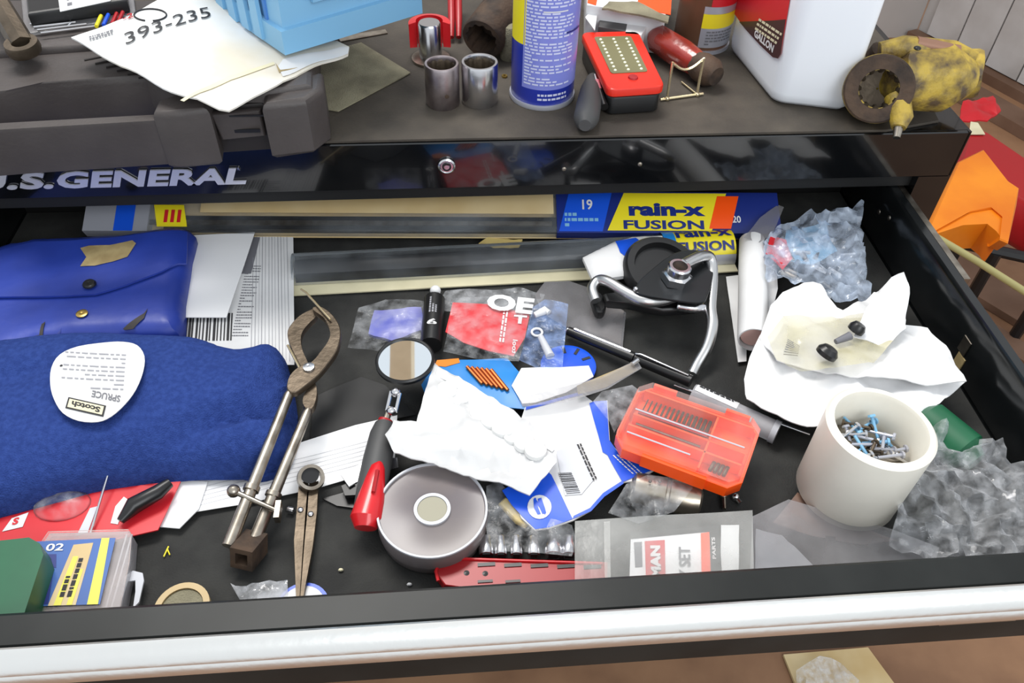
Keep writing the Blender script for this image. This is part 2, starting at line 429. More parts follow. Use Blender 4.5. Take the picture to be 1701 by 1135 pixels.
mk('front_post', G().bb(XL+.003, DL-.02, .0, .012, FZ+.08, H-.056), 'black', chest)
for k in range(4):
    z1 = -.012-k*.19; z0 = z1-.18
    d = mk('closed_drawer', G().bb(DL-.01, DR+.012, -.012, .0, z0, z1), 'black', chest)
    mk('drawer_pull', G().bb(DL-.01, DR+.012, -.02, -.0125, z1-.02, z1), 'alu', d)
mk('base_frame', G().bb(XL, XRR, 0, YB, FZ+.07, FZ+.1), 'rail', chest)
for x in (XL+.06, XRR-.06):
    for y in (.06, YB-.06):
        c = mk('caster_wheel', G().lathe([(.0, -.014), (.03, -.014), (.034, -.009), (.034, .009), (.03, .014), (0, .014)], V((x, y, FZ+.034)), V((1, 0, 0)), 24), 'darkm', chest)
        mk('caster_fork', G().box((x-.017, y, FZ+.052), (.002, .012, .02)).box((x+.017, y, FZ+.052), (.002, .012, .02)).box((x, y, FZ+.071), (.019, .012, .002)), 'steel', c)
# lock, screws and badge
lk = WY(742, 275, -.0005)
lo = mk('lock', G().lathe([(.0001, 0), (.0085, 0), (.0085, .002), (.007, .003), (.0062, .0022), (.0001, .0022)], lk, V((0, -1, 0)), 28), 'chrome', chest)
mk('key_ring', G().lathe([(.003, .0022), (.0045, .0022), (.0045, .0034), (.003, .0034), (.003, .0022)], lk, V((0, -1, 0)), 24), 'dark', lo)
mk('key_post', G().lathe([(.0001, .0022), (.0025, .0022), (.0025, .0036), (.0001, .0036)], lk, V((0, -1, 0)), 16), 'chrome', lo)
for px, py in ((937, 281), (1063, 273)):
    mk('screw', G().ball(WY(px, py, -.0003), .0024, 1, .5, 1), 'steel', chest)
P0, P1, P2 = WY(-42, 320, -.0008), WY(410, 300, -.0008), WY(-38, 291, -.0008)
P0.z = (P0.z+P1.z)/2; P1.z = P0.z; P2 = P0+V((0, 0, .0185))
fb = plane(P0, P1, P2)
for t, a, b in (('U.', 0, .163), ('S.', .172, .292), ('GENERAL', .315, 1)):
    text('badge_lettering', t, sub(fb, a, b, 0, 1), 'badge', chest, ext=.0018, bold=.035, shear=.25, label='chrome %s raised badge letters' % t)
text('badge_mark', 'R', plane(P1+V((-.006, 0, .0155)), P1+V((-.0035, 0, .0155)), P1+V((-.006, 0, .0185))), 'chrome', chest, ext=.001)

# the open drawer: tray, front, lip, pull and slides
YD0, YD1 = -.423, .10; RZ = .065
g = G(); g.bb(DL-.004, DR+.004, YD0-.003, YD1, -.004, -.002)
tray = mk('drawer_tray', g, 'inner', chest)
def zprism(poly, y0, y1): return G().prism([V((a, y0, b)) for a, b in poly], V((0, y1-y0, 0)))
for s, X in ((1, DR), (-1, DL)):
    mk('drawer_side', zprism([(X, -.002), (X, RZ-.004), (X+s*.003, RZ), (X+s*.011, RZ), (X+s*.012, RZ-.004), (X+s*.012, -.004), (X, -.004)], YD0, YD1), 'inner', chest)
    mk('drawer_slide', G().bb(X+s*.0125, X+s*.019, -.14, YD1+.2, RZ-.018, RZ-.001), 'steel', chest)
mk('drawer_back', G().bb(DL, DR, YD1-.003, YD1, -.002, .06), 'rail', chest)
z1b = min(.0, WY(1180, 1097, -.45).z)
mk('drawer_front', xprism([(YD0, -.004), (YD0, RZ-.003), (YD0-.003, RZ), (YD0-.0225, RZ), (YD0-.0245, RZ-.003), (YD0-.0245, z1b)], DL-.018, DR+.018), 'lip', chest)
mk('drawer_pull', xprism([(-.4475, RZ+.0005), (-.449, RZ+.0012), (-.455, RZ-.0005), (-.460, RZ-.006), (-.461, RZ-.011), (-.459, RZ-.013), (-.461, RZ-.016), (-.4615, RZ-.024), (-.459, RZ-.027), (-.4475, RZ-.026)], DL-.018, DR+.018), 'alu', chest)
mk('label_holder', G().bb(WY(1570, 1030, -.45).x, WY(1690, 1030, -.45).x, -.4495, -.4477, .012, .03), 'alu2', chest)
for a, b in ((1603, 575), (1593, 602)):
    q = WP(a, b, V((DR, 0, 0)), V((1, 0, 0))); mk('side_tag', G().box(q+V((-.0006, 0, 0)), (.0005, .006, .0085)), 'tape' if b > 590 else 'steel', chest)
for a, b in ((1420, 352), (1437, 362), (1395, 408)):
    q = WP(a+40, b, V((DR, 0, 0)), V((1, 0, 0))); mk('side_rivet', G().ball(q, .003, .4, 1, 1), 'steel', chest)
tag(mk('drawer_liner', G().bb(DL+.002, DR-.002, YD0+.003, YD1-.006, -.0019, -.0002), 'liner'), 'black foam liner lying on the floor of the open drawer', 'drawer liner')
# mat on the chest top: thin, front edge a little wavy
a = [W(-60, 252, H), W(250, 248, H), W(520, 240, H), W(850, 234, H), W(1100, 227, H), W(1250, 224, H), W(1400, 226, H), W(1480, 223, H), W(1560, 200, H)]
pl = [V((max(XL+.004, p.x), max(.002, p.y), H-.0028)) for p in a]+[V((.487, .10, H-.0028)), V((.487, YB-.01, H-.0028)), V((XL+.004, YB-.01, H-.0028))]
tag(mk('top_mat', G().prism(pl, V((0, 0, .0028)), .0006), 'mat_top'), 'worn dark rubber mat covering the top of the black tool chest', 'mat')

# ------------------------------------------------------------------ floor and things to the right of the chest
def bgthing(name, g, m, label, cat): return tag(mk(name, g, m), label, cat)
pl = PX([(1300, 1090), (1440, 1078), (1500, 1160), (1340, 1190)], FZ+.001)
bgthing('cardboard_sheet', G().prism(pl, V((0, 0, .006))), 'manila', 'flat tan cardboard piece on the brown floor before the drawer', 'cardboard')
s = Sheet([(1320, 1118), (1360, 1092), (1400, 1100), (1425, 1135), (1400, 1170), (1330, 1165)], z=FZ+.02, ridged=.012, freq=22, clip=False)
bgthing('floor_plastic_bag', s.geo(.02, .001), 'clearbag2', 'small crumpled clear plastic bag on the floor at bottom edge', 'plastic bag')
for i, (a, b, wdt, c) in enumerate(((( 1560, 440), (1760, 560), .06, 'brown floorboard offcut lying nearest the stick end'), ((1620, 545), (1780, 650), .03, 'brown floorboard offcut lying second from the stick end'), ((1640, 660), (1760, 780), .04, 'brown floorboard offcut lying closest to the drawer side'))):
    p, q = W(a[0], a[1], FZ+.001), W(b[0], b[1], FZ+.001); d = (q-p).normalized(); n = V((-d.y, d.x, 0))
    bgthing('wood_offcut', G().box((p+q)/2+V((0, 0, .011)), ((q-p).length/2, wdt, .010), d, n), 'board', c, 'wood')
# yellow-green stick leaning on the drawer
p, q = W(1538, 384, -.30), W(1760, 520, -.50)
bgthing('bamboo_stick', G().tube([p, p.lerp(q, .35)+V((0, 0, .002)), p.lerp(q, .7), q+(q-p)*1.2], [.006, .0065, .007, .008], 12), 'bamboo', 'long yellow-green stick slanting past the right drawer side', 'stick')
# dark metal stand under the stick
t = thing('metal_stand', W(1655, 560, FZ), 'dark steel frame stand on the floor right of the drawer', 'stand')
for (a, b, za, zb) in (((1655, 420), (1655, 640), -.62, FZ+.01), ((1600, 405), (1760, 440), -.62, -.62), ((1760, 445), (1760, 600), -.62, FZ+.01), ((1590, 410), (1592, 480), -.62, FZ+.01)):
    mk('leg' if zb != za else 'crossbar', G().tube([W(a[0], a[1], za), W(b[0], b[1], zb)] if zb == za else [W(a[0], a[1], za), V((W(a[0], a[1], za).x, W(a[0], a[1], za).y, FZ+.002))], .014, 8), 'dark', t)
# orange scoop-shaped guard with an arch, and the red can behind it
t = thing('orange_scoop', W(1620, 400, -.55), 'dull orange moulded plastic guard with an arched opening', 'guard')
P = PX([(1541, 384), (1593, 268), (1634, 248), (1676, 300), (1694, 312), (1690, 340), (1676, 404), (1662, 398), (1668, 362), (1650, 346), (1610, 352), (1545, 388)], -.42)
mk('shell', G().prism(P, V((.01, .03, -.045)), .006), 'orangebg', t)
P = PX([(1545, 388), (1610, 353), (1650, 347), (1668, 362), (1664, 396), (1655, 384), (1640, 372), (1600, 374), (1548, 391)], -.425)
mk('skirt', G().prism(P, V((.01, .02, -.08))), 'orangebg', t)
t = thing('red_can', W(1650, 330, FZ), 'red plastic fuel can standing on the floor behind the orange guard', 'can')
P = PX([(1590, 262), (1612, 205), (1638, 216), (1750, 290), (1750, 362), (1690, 330)], -.52)
mk('body', G().prism(P, V((0, 0, -.12)), .02), 'redd', t)
mk('paper_label', G().prism(PX([(1609, 224), (1612, 203), (1624, 205), (1636, 224)], -.517), V((0, 0, .002))), 'cream', t)
P = PX([(1600, 170), (1650, 160), (1662, 182), (1640, 200), (1598, 196)], -.6)
bgthing('red_rag', Sheet([(1598, 172, -.6), (1650, 158, -.6), (1664, 182, -.6), (1640, 202, -.6), (1596, 198, -.6)], amp=.02, freq=20, clip=False).geo(.02, .004), 'redp', 'crumpled red rag at the foot of the white boarded wall', 'rag')
bgthing('floor_beam', G().box((W(1640, 175, FZ)+W(1701, 230, FZ))/2+V((0, 0, .02)), (.35, .05, .019), wd, wn), 'board', 'brown timber lying along the foot of the right wall', 'timber')
# ------------------------------------------------------------------ drawer, left part
# printed instruction sheet and white card
s = Sheet([(312, 384), (487, 387), (489, 606), (462, 606), (380, 590), (292, 590)], z=.011, amp=.0015, freq=14)
t = tag(mk('instruction_sheet', s.geo(.008, .0005), 'white'), 'white printed leaflet with fine lines, between the blue pouch and the pliers', 'leaflet')
f = s.uv((416, 606), (486, 606), (421, 390), .0004)
vbars('printed_line', sub(f, 0, 1, .02, .98), 12, 'inkl', t, 3, .16)
vbars('printed_bar', s.uv((298, 566), (388, 566), (303, 520), .0004), 15, 'ink', t, 5, .6)
bars('small_print', s.uv((385, 560), (412, 560), (410, 440), .0004), 26, 'inkg', t, True, 4, .35)
s.patch('grey_panel', [(400, 455), (417, 455), (432, 395), (420, 394)], 'inkg', t, .0004)
c = Sheet([(318, 391), (423, 386), (376, 527), (299, 527)], z=.0165, amp=.001, freq=10)
tag(mk('white_card', c.geo(.01, .0008), 'white2'), 'blank white card lying on the printed leaflet beside the blue pouch', 'card')
# wiper blade packages: frame along a line A-B, t towards the chest, z up
def frame(A, B):
    A, B = V(A), V(B); B.z = A.z; x = (B-A); L = x.length; x.normalize(); y = V((-x.y, x.x, 0))
    return A, x, y, L
def fb_box(fr, s0, s1, t0, t1, z0, z1, g=None, m=0):
    A, x, y, L = fr; c = A+x*((s0+s1)/2)+y*((t0+t1)/2); c.z = (z0+z1)/2
    return (g or G()).box(c, (abs(s1-s0)/2, abs(t1-t0)/2, abs(z1-z0)/2), x, y, m=m)
def prof(fr, s0, s1, tz, g=None, sm=False):
    A, x, y, L = fr; P = [A+x*s0+y*a+V((0, 0, b-A.z)) for a, b in tz]
    return (g or G()).prism(P, x*(s1-s0), sm=sm)
def arc(t0, t1, z0, h, n=10): return [(t0+(t1-t0)*(1-math.cos(math.pi*k/n))/2, z0+h*math.sin(math.pi*k/n)) for k in range(n+1)]
# front package (domed clear tube over a blade on a cream card)
fr = frame(W(480, 491.5, .003), W(1226, 451, .003)); L = fr[3]
tw = thing('wiper_package', fr[0], 'clear domed wiper blade package on a cream card, the nearer of the two', 'wiper package')
mk('backing_card', fb_box(fr, 0, L, 0, .056, .002, .0035), 'cream', tw)
mk('blade', prof(fr, .006, L*.80, [(.018, .004), (.020, .014), (.028, .020), (.036, .020), (.046, .012), (.048, .004)], sm=True), 'dark', tw)
mk('clear_dome', prof(fr, .003, L*.86, arc(.014, .052, .0042, .022), sm=True), 'domec', tw)
P_ = arc(.012, .056, .0038, .0235)
lb = mk('printed_sleeve', prof(fr, L*.86, L, P_, sm=True), 'yellow', tw)
def dome(s0, s1, a0, a1, off=.0006):   # u along the package, v over the dome (0 front .. 1 back)
    A, x, y, L_ = fr
    def f(u, v, w=0):
        a = a0+(a1-a0)*v; th = math.pi*a; t = .012+.044*(1-math.cos(th))/2; z = .0038+(.0235)*math.sin(th)
        return A+x*(s0+(s1-s0)*u)+y*(t+(-math.cos(th))*off)+V((0, 0, z-A.z+math.sin(th)*off+w))
    return f
quad('white_band', dome(L*.86, L, .0, .16), 'silver', tw, 1, 4)
text('lettering', 'FUSION', dome(L*.865, L*.995, .22, .37, .0009), 'navy', tw, bold=.03)
text('lettering', 'rain-x', dome(L*.865, L*.995, .45, .66, .0009), 'navy', tw, bold=.03)
quad('sleeve_end', dome(L*.835, L*.862, .18, .95), 'bluel', tw, 1, 10)
# rear package: tilted flat pack
A0 = W(165, 394, .010); B0 = W(1292, 398, .010)
fr2 = frame(A0, B0); L2 = fr2[3]; TL = .044; TH = .022     # slope rises from z .012 to .034 going back
tr = thing('wiper_package', A0, 'long wiper blade package with yellow and blue header, tucked under the chest', 'wiper package')
def tilt(s0, s1, v0, v1, off=.0):
    A, x, y, L_ = fr2; n = V((0, 0, 1))*.92-y*.39
    def f(u, v, w=0):
        a = v0+(v1-v0)*v
        return A+x*(s0+(s1-s0)*u)+y*(TL*a)+V((0, 0, TH*a))+n*(off+w)
    return f
def tbox(s0, s1, v0, v1, o0, o1):
    f = tilt(s0, s1, v0, v1); return G().rings([[f(0, 0, o0), f(1, 0, o0), f(1, 1, o0), f(0, 1, o0)], [f(0, 0, o1), f(1, 0, o1), f(1, 1, o1), f(0, 1, o1)]], sm=False)
mk('backing_card', tbox(0, L2*.985, 0, 1, 0, .001), 'manila', tr)
mk('blade', tbox(.07, L2*.72, .10, .42, .0012, .009), 'dark', tr)
mk('blade_spine', tbox(.03, L2*.66, .2, .3, .009, .011), 'steel', tr)
mk('clear_cover', tbox(.004, L2*.70, .02, .98, .0011, .0125), 'domec', tr)
# header at the right
def shear_quad(name, s0, s1, v0, v1, m, off, sh=.02, nu=1):
    f = tilt(s0, s1, v0, v1, off); g = G(); x = fr2[1]
    vs = [f(0, 0), f(1, 0), f(1, 1)+x*sh, f(0, 1)+x*sh]; g.add(vs, [(0, 1, 2, 3)]); return mk(name, g, m, tr)
sx = lambda px: (W(px, 385, .02)-A0).dot(fr2[1])
mk('header_card', tbox(sx(925), L2, 0, 1, .0012, .0135), 'navy', tr)
shear_quad('blue_panel', sx(928), sx(1000), .03, .97, 'blue', .0139, .012)
shear_quad('yellow_panel', sx(1008), sx(1180), .05, .97, 'yellow', .0141, .02)
shear_quad('red_panel', sx(1176), sx(1212), .1, .9, 'orange', .0143, .012)
text('lettering', 'rain-x', tilt(sx(1045), sx(1172), .40, .72, .0145), 'navy', tr, bold=.05)
text('lettering', 'FUSION', tilt(sx(1035), sx(1168), .08, .30, .0145), 'navy', tr, bold=.03)
text('lettering', '19', tilt(sx(968), sx(985), .55, .80, .0145), 'white', tr, bold=.02)
bars('small_print', tilt(sx(938), sx(996), .12, .5, .0142), 3, 'bluebin', tr, True, 3)
text('lettering', '20', tilt(sx(1216), sx(1230), .25, .42, .0141), 'white', tr)
# left end: silver / blue / silver bands and the yellow badge
mk('end_cap', tbox(-.012, .055, 0, 1, .0012, .0138), 'silver', tr)
shear_quad('blue_band', sx(190), sx(222), 0, 1, 'blue', .0142, 0)
shear_quad('yellow_badge', sx(262), sx(312), .10, .62, 'yellow', .0142, -.006)
text('badge_mark', 'III', tilt(sx(272), sx(300), .2, .5, .0145), 'redp', tr)
shear_quad('print_band', sx(330), sx(920), .46, .95, 'manila', .0128, 0)
# blue vinyl pouch
s = Sheet(SP2([(-30, 430), (60, 404), (190, 396), (316, 386), (317, 430), (306, 500), (297, 556), (230, 562), (100, 575), (-30, 600), (-40, 500)]), z=.024, amp=.003, freq=11, puff=.012, pr=.02)
tp = tag(mk('tool_pouch', s.geo(.008, .01, bottom=.012), 'bluev'), 'blue vinyl tool pouch with snap flap and a strip of old tape', 'pouch')
fl = [(-28, 432), (60, 406), (190, 399), (313, 390), (311, 442), (270, 455), (210, 478), (160, 493), (110, 496), (40, 497), (-30, 500)]
mk('flap', s.geo(.007, .002, fl, .0035), 'bluev', tp)
s.patch('tape_strip', [(136, 418), (150, 414), (185, 413), (222, 405), (228, 410), (214, 432), (190, 440), (160, 447), (136, 448), (146, 433)], 'tape', tp, .0045)
sn = mk('snap', G().lathe([(0, 0), (.0062, 0), (.0062, .001), (.005, .0026), (.002, .003), (0, .0026)], s.at(152, 480)+V((0, 0, .0055))), 'dark', tp)
mk('snap_socket', G().lathe([(0, 0), (.0052, 0), (.0052, .001), (.003, .0018), (0, .001)], s.at(137, 523)+V((0, 0, .001))), 'brass', tp)
for P in ([(32, 566), (66, 558), (70, 540), (76, 536), (72, 564), (45, 570)], [(205, 548), (240, 522), (246, 514), (240, 530), (222, 548), (208, 550)]):
    s.patch('corner_slit', P, 'cased', tp, .0012, .004)
# blue knit mitt
gl = [(-60, 585), (0, 580), (60, 574), (150, 566), (250, 570), (330, 574), (390, 590), (425, 590), (450, 584), (474, 600), (486, 640), (494, 690), (492, 730), (478, 772), (440, 790), (380, 794), (300, 797), (180, 812), (100, 832), (0, 858), (-60, 870)]
s = Sheet(SP2(gl), z=.012, amp=.005, freq=16, puff=.036, pr=.055, seed=2,
    creases=[((290, 715), (500, 640), .016, .009), ((390, 690), (480, 665), .012, .006), ((380, 765), (495, 735), .012, .008), ((415, 650), (470, 600), .009, .007), ((100, 770), (330, 730), .006, .012), ((-20, 640), (90, 600), .005, .01)])
tm = tag(mk('knit_mitt', s.geo(.0065, .01, bottom=.010), 'bluek'), 'thick blue knitted mitt lying in the left front of the drawer', 'mitt')
# oval paper tag on the mitt
zt = s.at(160, 640).z+.002
og = [(84, 640), (86, 612), (100, 590), (130, 576), (175, 569), (205, 568), (228, 574), (240, 592), (238, 618), (226, 648), (208, 672), (185, 692), (162, 701), (130, 699), (104, 686), (90, 664)]
s2 = Sheet(SP2(og), z=zt+.004, amp=.0, clip=False, fn=lambda x, y: .5*((x-W(165, 640, zt).x)**2))
tt = tag(mk('oval_tag', s2.geo(.006, .0006), 'white'), 'white oval paper tag with faded print lying on the blue mitt', 'paper tag')
def rot180(A, B, Cc, off=.0005): return s2.uv(A, B, Cc, off)
bx = rot180((173, 677), (116, 664), (170, 689))   # upside down: text runs right to left
mk('box_outline', G().add([bx(u, v) for u, v in ((-.05, -.25), (1.05, -.25), (1.05, 1.3), (-.05, 1.3))], [(0, 1, 2, 3)]), 'ink', tt)
bx2 = rot180((173, 677), (116, 664), (170, 689), .0008)
mk('box_field', G().add([bx2(u, v) for u, v in ((-.0, -.05), (1.0, -.05), (1.0, 1.1), (-.0, 1.1))], [(0, 1, 2, 3)]), 'cream', tt)
text('lettering', 'Scotch', rot180((168, 678), (121, 667), (166, 687), .0011), 'ink', tt, bold=.04)
text('lettering', 'SPRUCE', rot180((201, 658), (154, 649), (199, 669)), 'inkg', tt)
bars('small_print', rot180((205, 650), (100, 645), (210, 586)), 9, 'inkl', tt, True, 8, .3)
mk('print_dot', G().lathe([(0, 0), (.0012, 0), (0, .0001)], s2.at(102, 608)+V((0, 0, .0005)), seg=10), 'ink', tt)
# white papers under the mitt and pliers
s = Sheet([(300, 854), (330, 850), (400, 838), (520, 812), (655, 772), (660, 690), (590, 706), (505, 733), (400, 770), (310, 800)], z=.004, amp=.0015, freq=12)
t = tag(mk('paper_strip', s.geo(.009, .0005), 'white2'), 'long white ruled paper strip running under the pliers to the mirror', 'paper')
bars('ruled_line', s.uv((330, 842), (640, 762), (325, 800), .0004), 6, 'inkl', t, False, 1, .06, nu=8)
s = Sheet([(186, 868), (298, 878), (330, 846), (345, 800), (250, 796)], z=.006, amp=.001, freq=12)
tag(mk('white_envelope', s.geo(.01, .001), 'white2'), 'white envelope corner poking out below the blue mitt', 'envelope')
# red carded package with clear bubble
s = Sheet([(-40, 900), (-40, 845), (60, 820), (300, 800), (262, 880), (180, 900), (60, 905)], z=.010, amp=.001, freq=14)
t = tag(mk('red_card_package', s.geo(.009, .0012), 'redp'), 'red card pack with clear bubble half under the blue mitt', 'carded package')
s.patch('white_corner', [(4, 884), (20, 862), (48, 852), (38, 876)], 'white', t, .0006)
text('lettering', 'S', s.uv((20, 874), (30, 872), (24, 862), .001), 'redp', t, bold=.05)
s.patch('grey_strip', [(128, 890), (150, 845), (162, 842), (146, 886)], 'frost', t, .0006)
s.patch('white_slot', [(184, 870), (192, 842), (206, 826), (212, 830), (206, 846), (196, 872)], 'white', t, .0006)
mk('bubble', G().ball(s.at(104, 840), .018, 1.2, .8, .5, 20), 'clearbag', t)
mk('pin', G().tube([s.at(152, 888)+V((0, 0, .002)), s.at(188, 802)+V((0, 0, .012))], .001, 8), 'chrome', t)
mk('pin_head', G().ball(s.at(190, 798)+V((0, 0, .014)), .0032), 'chrome', t)
tag(mk('dark_clip', G().tube([W(200, 866, .016), W(222, 840, .018), W(262, 818, .02), W(282, 802, .02)], [.003, .007, .006, .004], 10), 'dark'), 'short black plastic clip lying over the red card pack', 'clip')
# green case bottom left
P = PX([(-60, 905), (48, 893), (66, 903), (72, 922), (40, 1020), (20, 1060), (-60, 1060)], .040)
for p in P: p.y = max(p.y, YF+.001)
tag(mk('green_case', G().prism(P, V((0, 0, -.039)), .0), 'green'), 'dark green rounded plastic case in the front left drawer corner', 'case')
# divider box with yellow and blue label
zb = .016
f = plane(W(36, 1012, zb), W(190, 1007, zb), W(82, 884, zb))
t = thing('parts_box', W(140, 940, 0), 'clear plastic parts box with a yellow and blue label and hang tab', 'parts box')
q = [f(-.3, -.12), f(1.08, -.10), f(1.04, .55), f(.98, .92), f(.93, .99), f(.0, .99)]
for p in q: p.y = max(p.y, YF+.001)
mk('base', G().prism(q, V((0, 0, -.015)), .0015), 'frostlid', t)
mk('lid', G().prism([p+V((0, 0, .0004)) for p in q], V((0, 0, .002)), .0008), 'clearlid', t)
def pp(name, uv, m, o=.0008): 
    g = G(); g.add([f(u, v, .0024+o) if False else f(u, v)+V((0, 0, .0024+o)) for u, v in uv], [tuple(range(len(uv)))]); return mk(name, g, m, t)
pp('blue_label', [(-.1, 0), (.86, 0), (.82, .86), (-.1, .84)], 'labelblue')
pp('navy_field', [(-.1, .02), (.3, .02), (.24, .40), (-.1, .38)], 'navy', .001)
pp('navy_field', [(-.1, .46), (.25, .48), (.2, .66), (-.1, .66)], 'navy', .001)
pp('tan_field', [(.30, .0), (.6, .0), (.58, .80), (.36, .78)], 'manila', .001)
pp('yellow_stripe', [(.72, .0), (.84, .0), (.75, .86), (.66, .86)], 'labelyel', .001)
pp('yellow_stripe', [(.36, .0), (.44, .0), (.46, .62), (.40, .62)], 'labelyel', .0012)
pp('yellow_stripe', [(.5, .0), (.56, .0), (.56, .45), (.51, .45)], 'labelyel', .0012)
def fz(u, v, w=0): return f(u, v)+V((0, 0, .0038))
bars('small_print', lambda u, v, w=0: fz(.38+.16*v, .1+.5*u), 2, 'ink', t, True, 2)
text('label_figure', '02', lambda u, v, w=0: fz(.06+.2*u, .70+.1*v), 'white', t)
for u in (.90, .96): mk('divider', G().tube([f(u, 0)+V((0, 0, -.002)), f(u, .95)+V((0, 0, -.002))], .0007, 6), 'frost', t)
hp = PX([(208, 960), (222, 950), (238, 954), (240, 966), (232, 1002), (222, 1012), (226, 985), (226, 966), (214, 968), (206, 992), (202, 1000)], .008)
mk('hang_tab', G().prism(hp, V((0, 0, .0016))), 'frost', t)
# brown tape roll and bits by the front lip
t = thing('tape_roll', W(302, 1000, .0), 'small tan tape roll edge showing against the drawer front', 'tape roll')
c = W(302, 1006, .006); c.y = YF+.0202
mk('tape_ring', G().lathe([(.015, 0), (.0195, 0), (.0195, .006), (.015, .006), (.015, 0)], V((c.x, c.y, 0)), seg=36), 'manila', t)
mk('core', G().lathe([(.0, 0), (.0147, 0), (.0147, .0045), (0, .0045)], V((c.x, c.y, 0)), seg=36), 'sand', t)
c = V((W(505, 990, 0).x, YF+.012, 0))
t = thing('bottle_cap', c, 'shallow white cap with a blue rim against the drawer front', 'cap')
mk('disc', G().lathe([(0, 0), (.0165, 0), (.0165, .004), (.013, .0055), (0, .006)], c+V((0, .004, 0)), seg=32), 'white2', t)
mk('rim', G().lathe([(.0168, 0), (.0195, 0), (.0195, .003), (.0168, .003), (.0168, 0)], c+V((0, .004, 0)), seg=32), 'blue', t)
s = Sheet([(383, 970), (400, 978), (440, 968), (478, 965), (478, 998), (400, 1000)], z=.006, ridged=.003, freq=40)
tag(mk('film_scrap', s.geo(.004, .0006), 'clearbag2'), 'scrap of clear plastic film beside the white cap', 'plastic scrap')
# brake spring pliers
def plate(px, z, th, bev=.0012):
    P = PX(SP2(px), z); return G().prism([p-V((0, 0, th)) for p in P], V((0, 0, th)), bev)
t = thing('spring_pliers', W(470, 700, 0), 'long tarnished steel pliers with curved jaws and tubular handles', 'pliers')
lj = [(527, 511), (515, 514), (497, 524), (482, 540), (477, 553), (481, 572), (492, 598), (502, 614), (514, 628), (512, 644), (505, 658), (503, 672), (512, 682), (521, 676), (526, 660), (526, 644), (520, 626), (512, 604), (502, 582), (499, 562), (503, 548), (515, 534), (525, 524)]
mk('jaw', plate(lj, .0400, .0065), 'steeld', t)
rj = [(519, 512), (531, 508), (549, 519), (563, 538), (566, 558), (560, 582), (546, 603), (528, 624), (508, 640), (494, 650), (483, 652), (476, 644), (480, 626), (494, 612), (512, 606), (524, 597), (538, 580), (549, 560), (548, 544), (538, 526)]
mk('jaw', plate(rj, .0470, .0065), 'steeld', t)
pv = W(513, 611, .0476)
mk('pivot', G().lathe([(0, 0), (.0052, 0), (.0048, .002), (.0034, .0022), (.0034, .0012), (0, .0014)], pv-V((0, 0, .0004)), seg=24), 'chrome', t)
a, b = W(482, 650, .043), W(380, 908, .020)
h1 = mk('handle', G().tube([a, a.lerp(b, .03), a.lerp(b, .5), b], [.003, .0042, .0046, .0052], 14), 'steel', t)
a2, b2 = W(513, 680, .038), W(420, 905, .014)
h2 = mk('handle', G().tube([a2, a2.lerp(b2, .03), a2.lerp(b2, .5), b2], [.003, .0042, .0046, .0054], 14), 'steel', t)
mk('jaw_rod', G().tube([W(500, 481, .048), W(508, 486, .0495), W(549, 531, .050)], .0011, 8), 'gold', t)  # thin pale rod laid across the jaw tips
mk('side_rod', G().tube([W(478, 574, .041), W(498, 612, .0425)], .0012, 8), 'gold', t)  # thin pale rod along the left jaw
x1, x2 = W(388, 816, .031), W(462, 850, .027)
mk('cross_bolt', G().tube([x1, x2], .0022, 10), 'steel', t)
mk('ball_knob', G().ball(x1, .0052), 'steel', t)
mk('wing_nut', G().box(x2, (.002, .0075, .004)), 'steel', t)
for hh, (p0, p1) in enumerate(((a, b), (a2, b2))):
    k = .64; mk('collar', G().tube([p0.lerp(p1, k), p0.lerp(p1, k+.03)], .0064, 14), 'steel', t)
# rusty square socket end
d = (b2-a2).normalized(); n = V((0, 0, 1)); sd = d.cross(n).normalized(); n = sd.cross(d)
c = W(414, 914, .014)
d = V((d.x, d.y, .42)).normalized(); sd = d.cross(V((0, 0, 1))).normalized(); n = sd.cross(d)
g = G(); h_ = .0088; w_ = .002
for sx_, sn_ in ((1, 0), (-1, 0), (0, 1), (0, -1)):
    g.box(c+sd*sx_*(h_-w_)+n*sn_*(h_-w_), ((w_ if sx_ else h_), .012, (w_ if sn_ else h_-2*w_)), sd, d, n)
mk('square_socket', g, 'rust', t)
mk('spring_clip', G().tube([W(381, 904, .016), W(392, 925, .010), W(396, 893, .012)], .0022, 8), 'steel', t)
# spring divider
t = thing('divider_compass', W(505, 880, 0), 'small steel divider compass with round spring head beside the pliers', 'compass')
c = W(514, 789, .018)
mk('spring_head', G().lathe([(.0075, 0), (.0105, 0), (.0112, .003), (.0105, .007), (.0078, .007), (.0075, 0)], c+V((0, 0, -.006)), V((.25, -.35, .9)), 28), 'steel', t)
mk('head_disc', G().lathe([(0, 0), (.0074, 0), (.0074, .001), (0, .001)], c+V((0, .001, -.001)), V((.25, -.35, .9)), 24), 'dark', t)
for sgn, pts in ((-1, [(497, 800), (512, 802), (508, 850), (503, 920), (498, 994), (492, 994), (488, 900), (494, 840)]), (1, [(514, 802), (529, 800), (527, 850), (520, 910), (504, 994), (499, 994), (506, 900), (511, 850)])):
    P = PX(pts, .009)
    for p in P: p.y = max(p.y, YF+.001)
    mk('leg', G().prism([p-V((0, 0, .004)) for p in P], V((0, 0, .005)), .0006), 'steeld', t)
for px, py in ((499, 847), (516, 854)): mk('rivet', G().ball(W(px, py, .0105), .0024, 1, 1, .6), 'chrome', t)
tag(mk('loose_pin', G().tube([W(478, 847, .003), W(488, 849, .003)], .003, 10), 'chrome'), 'tiny bright steel pin between the pliers and the divider compass', 'pin')
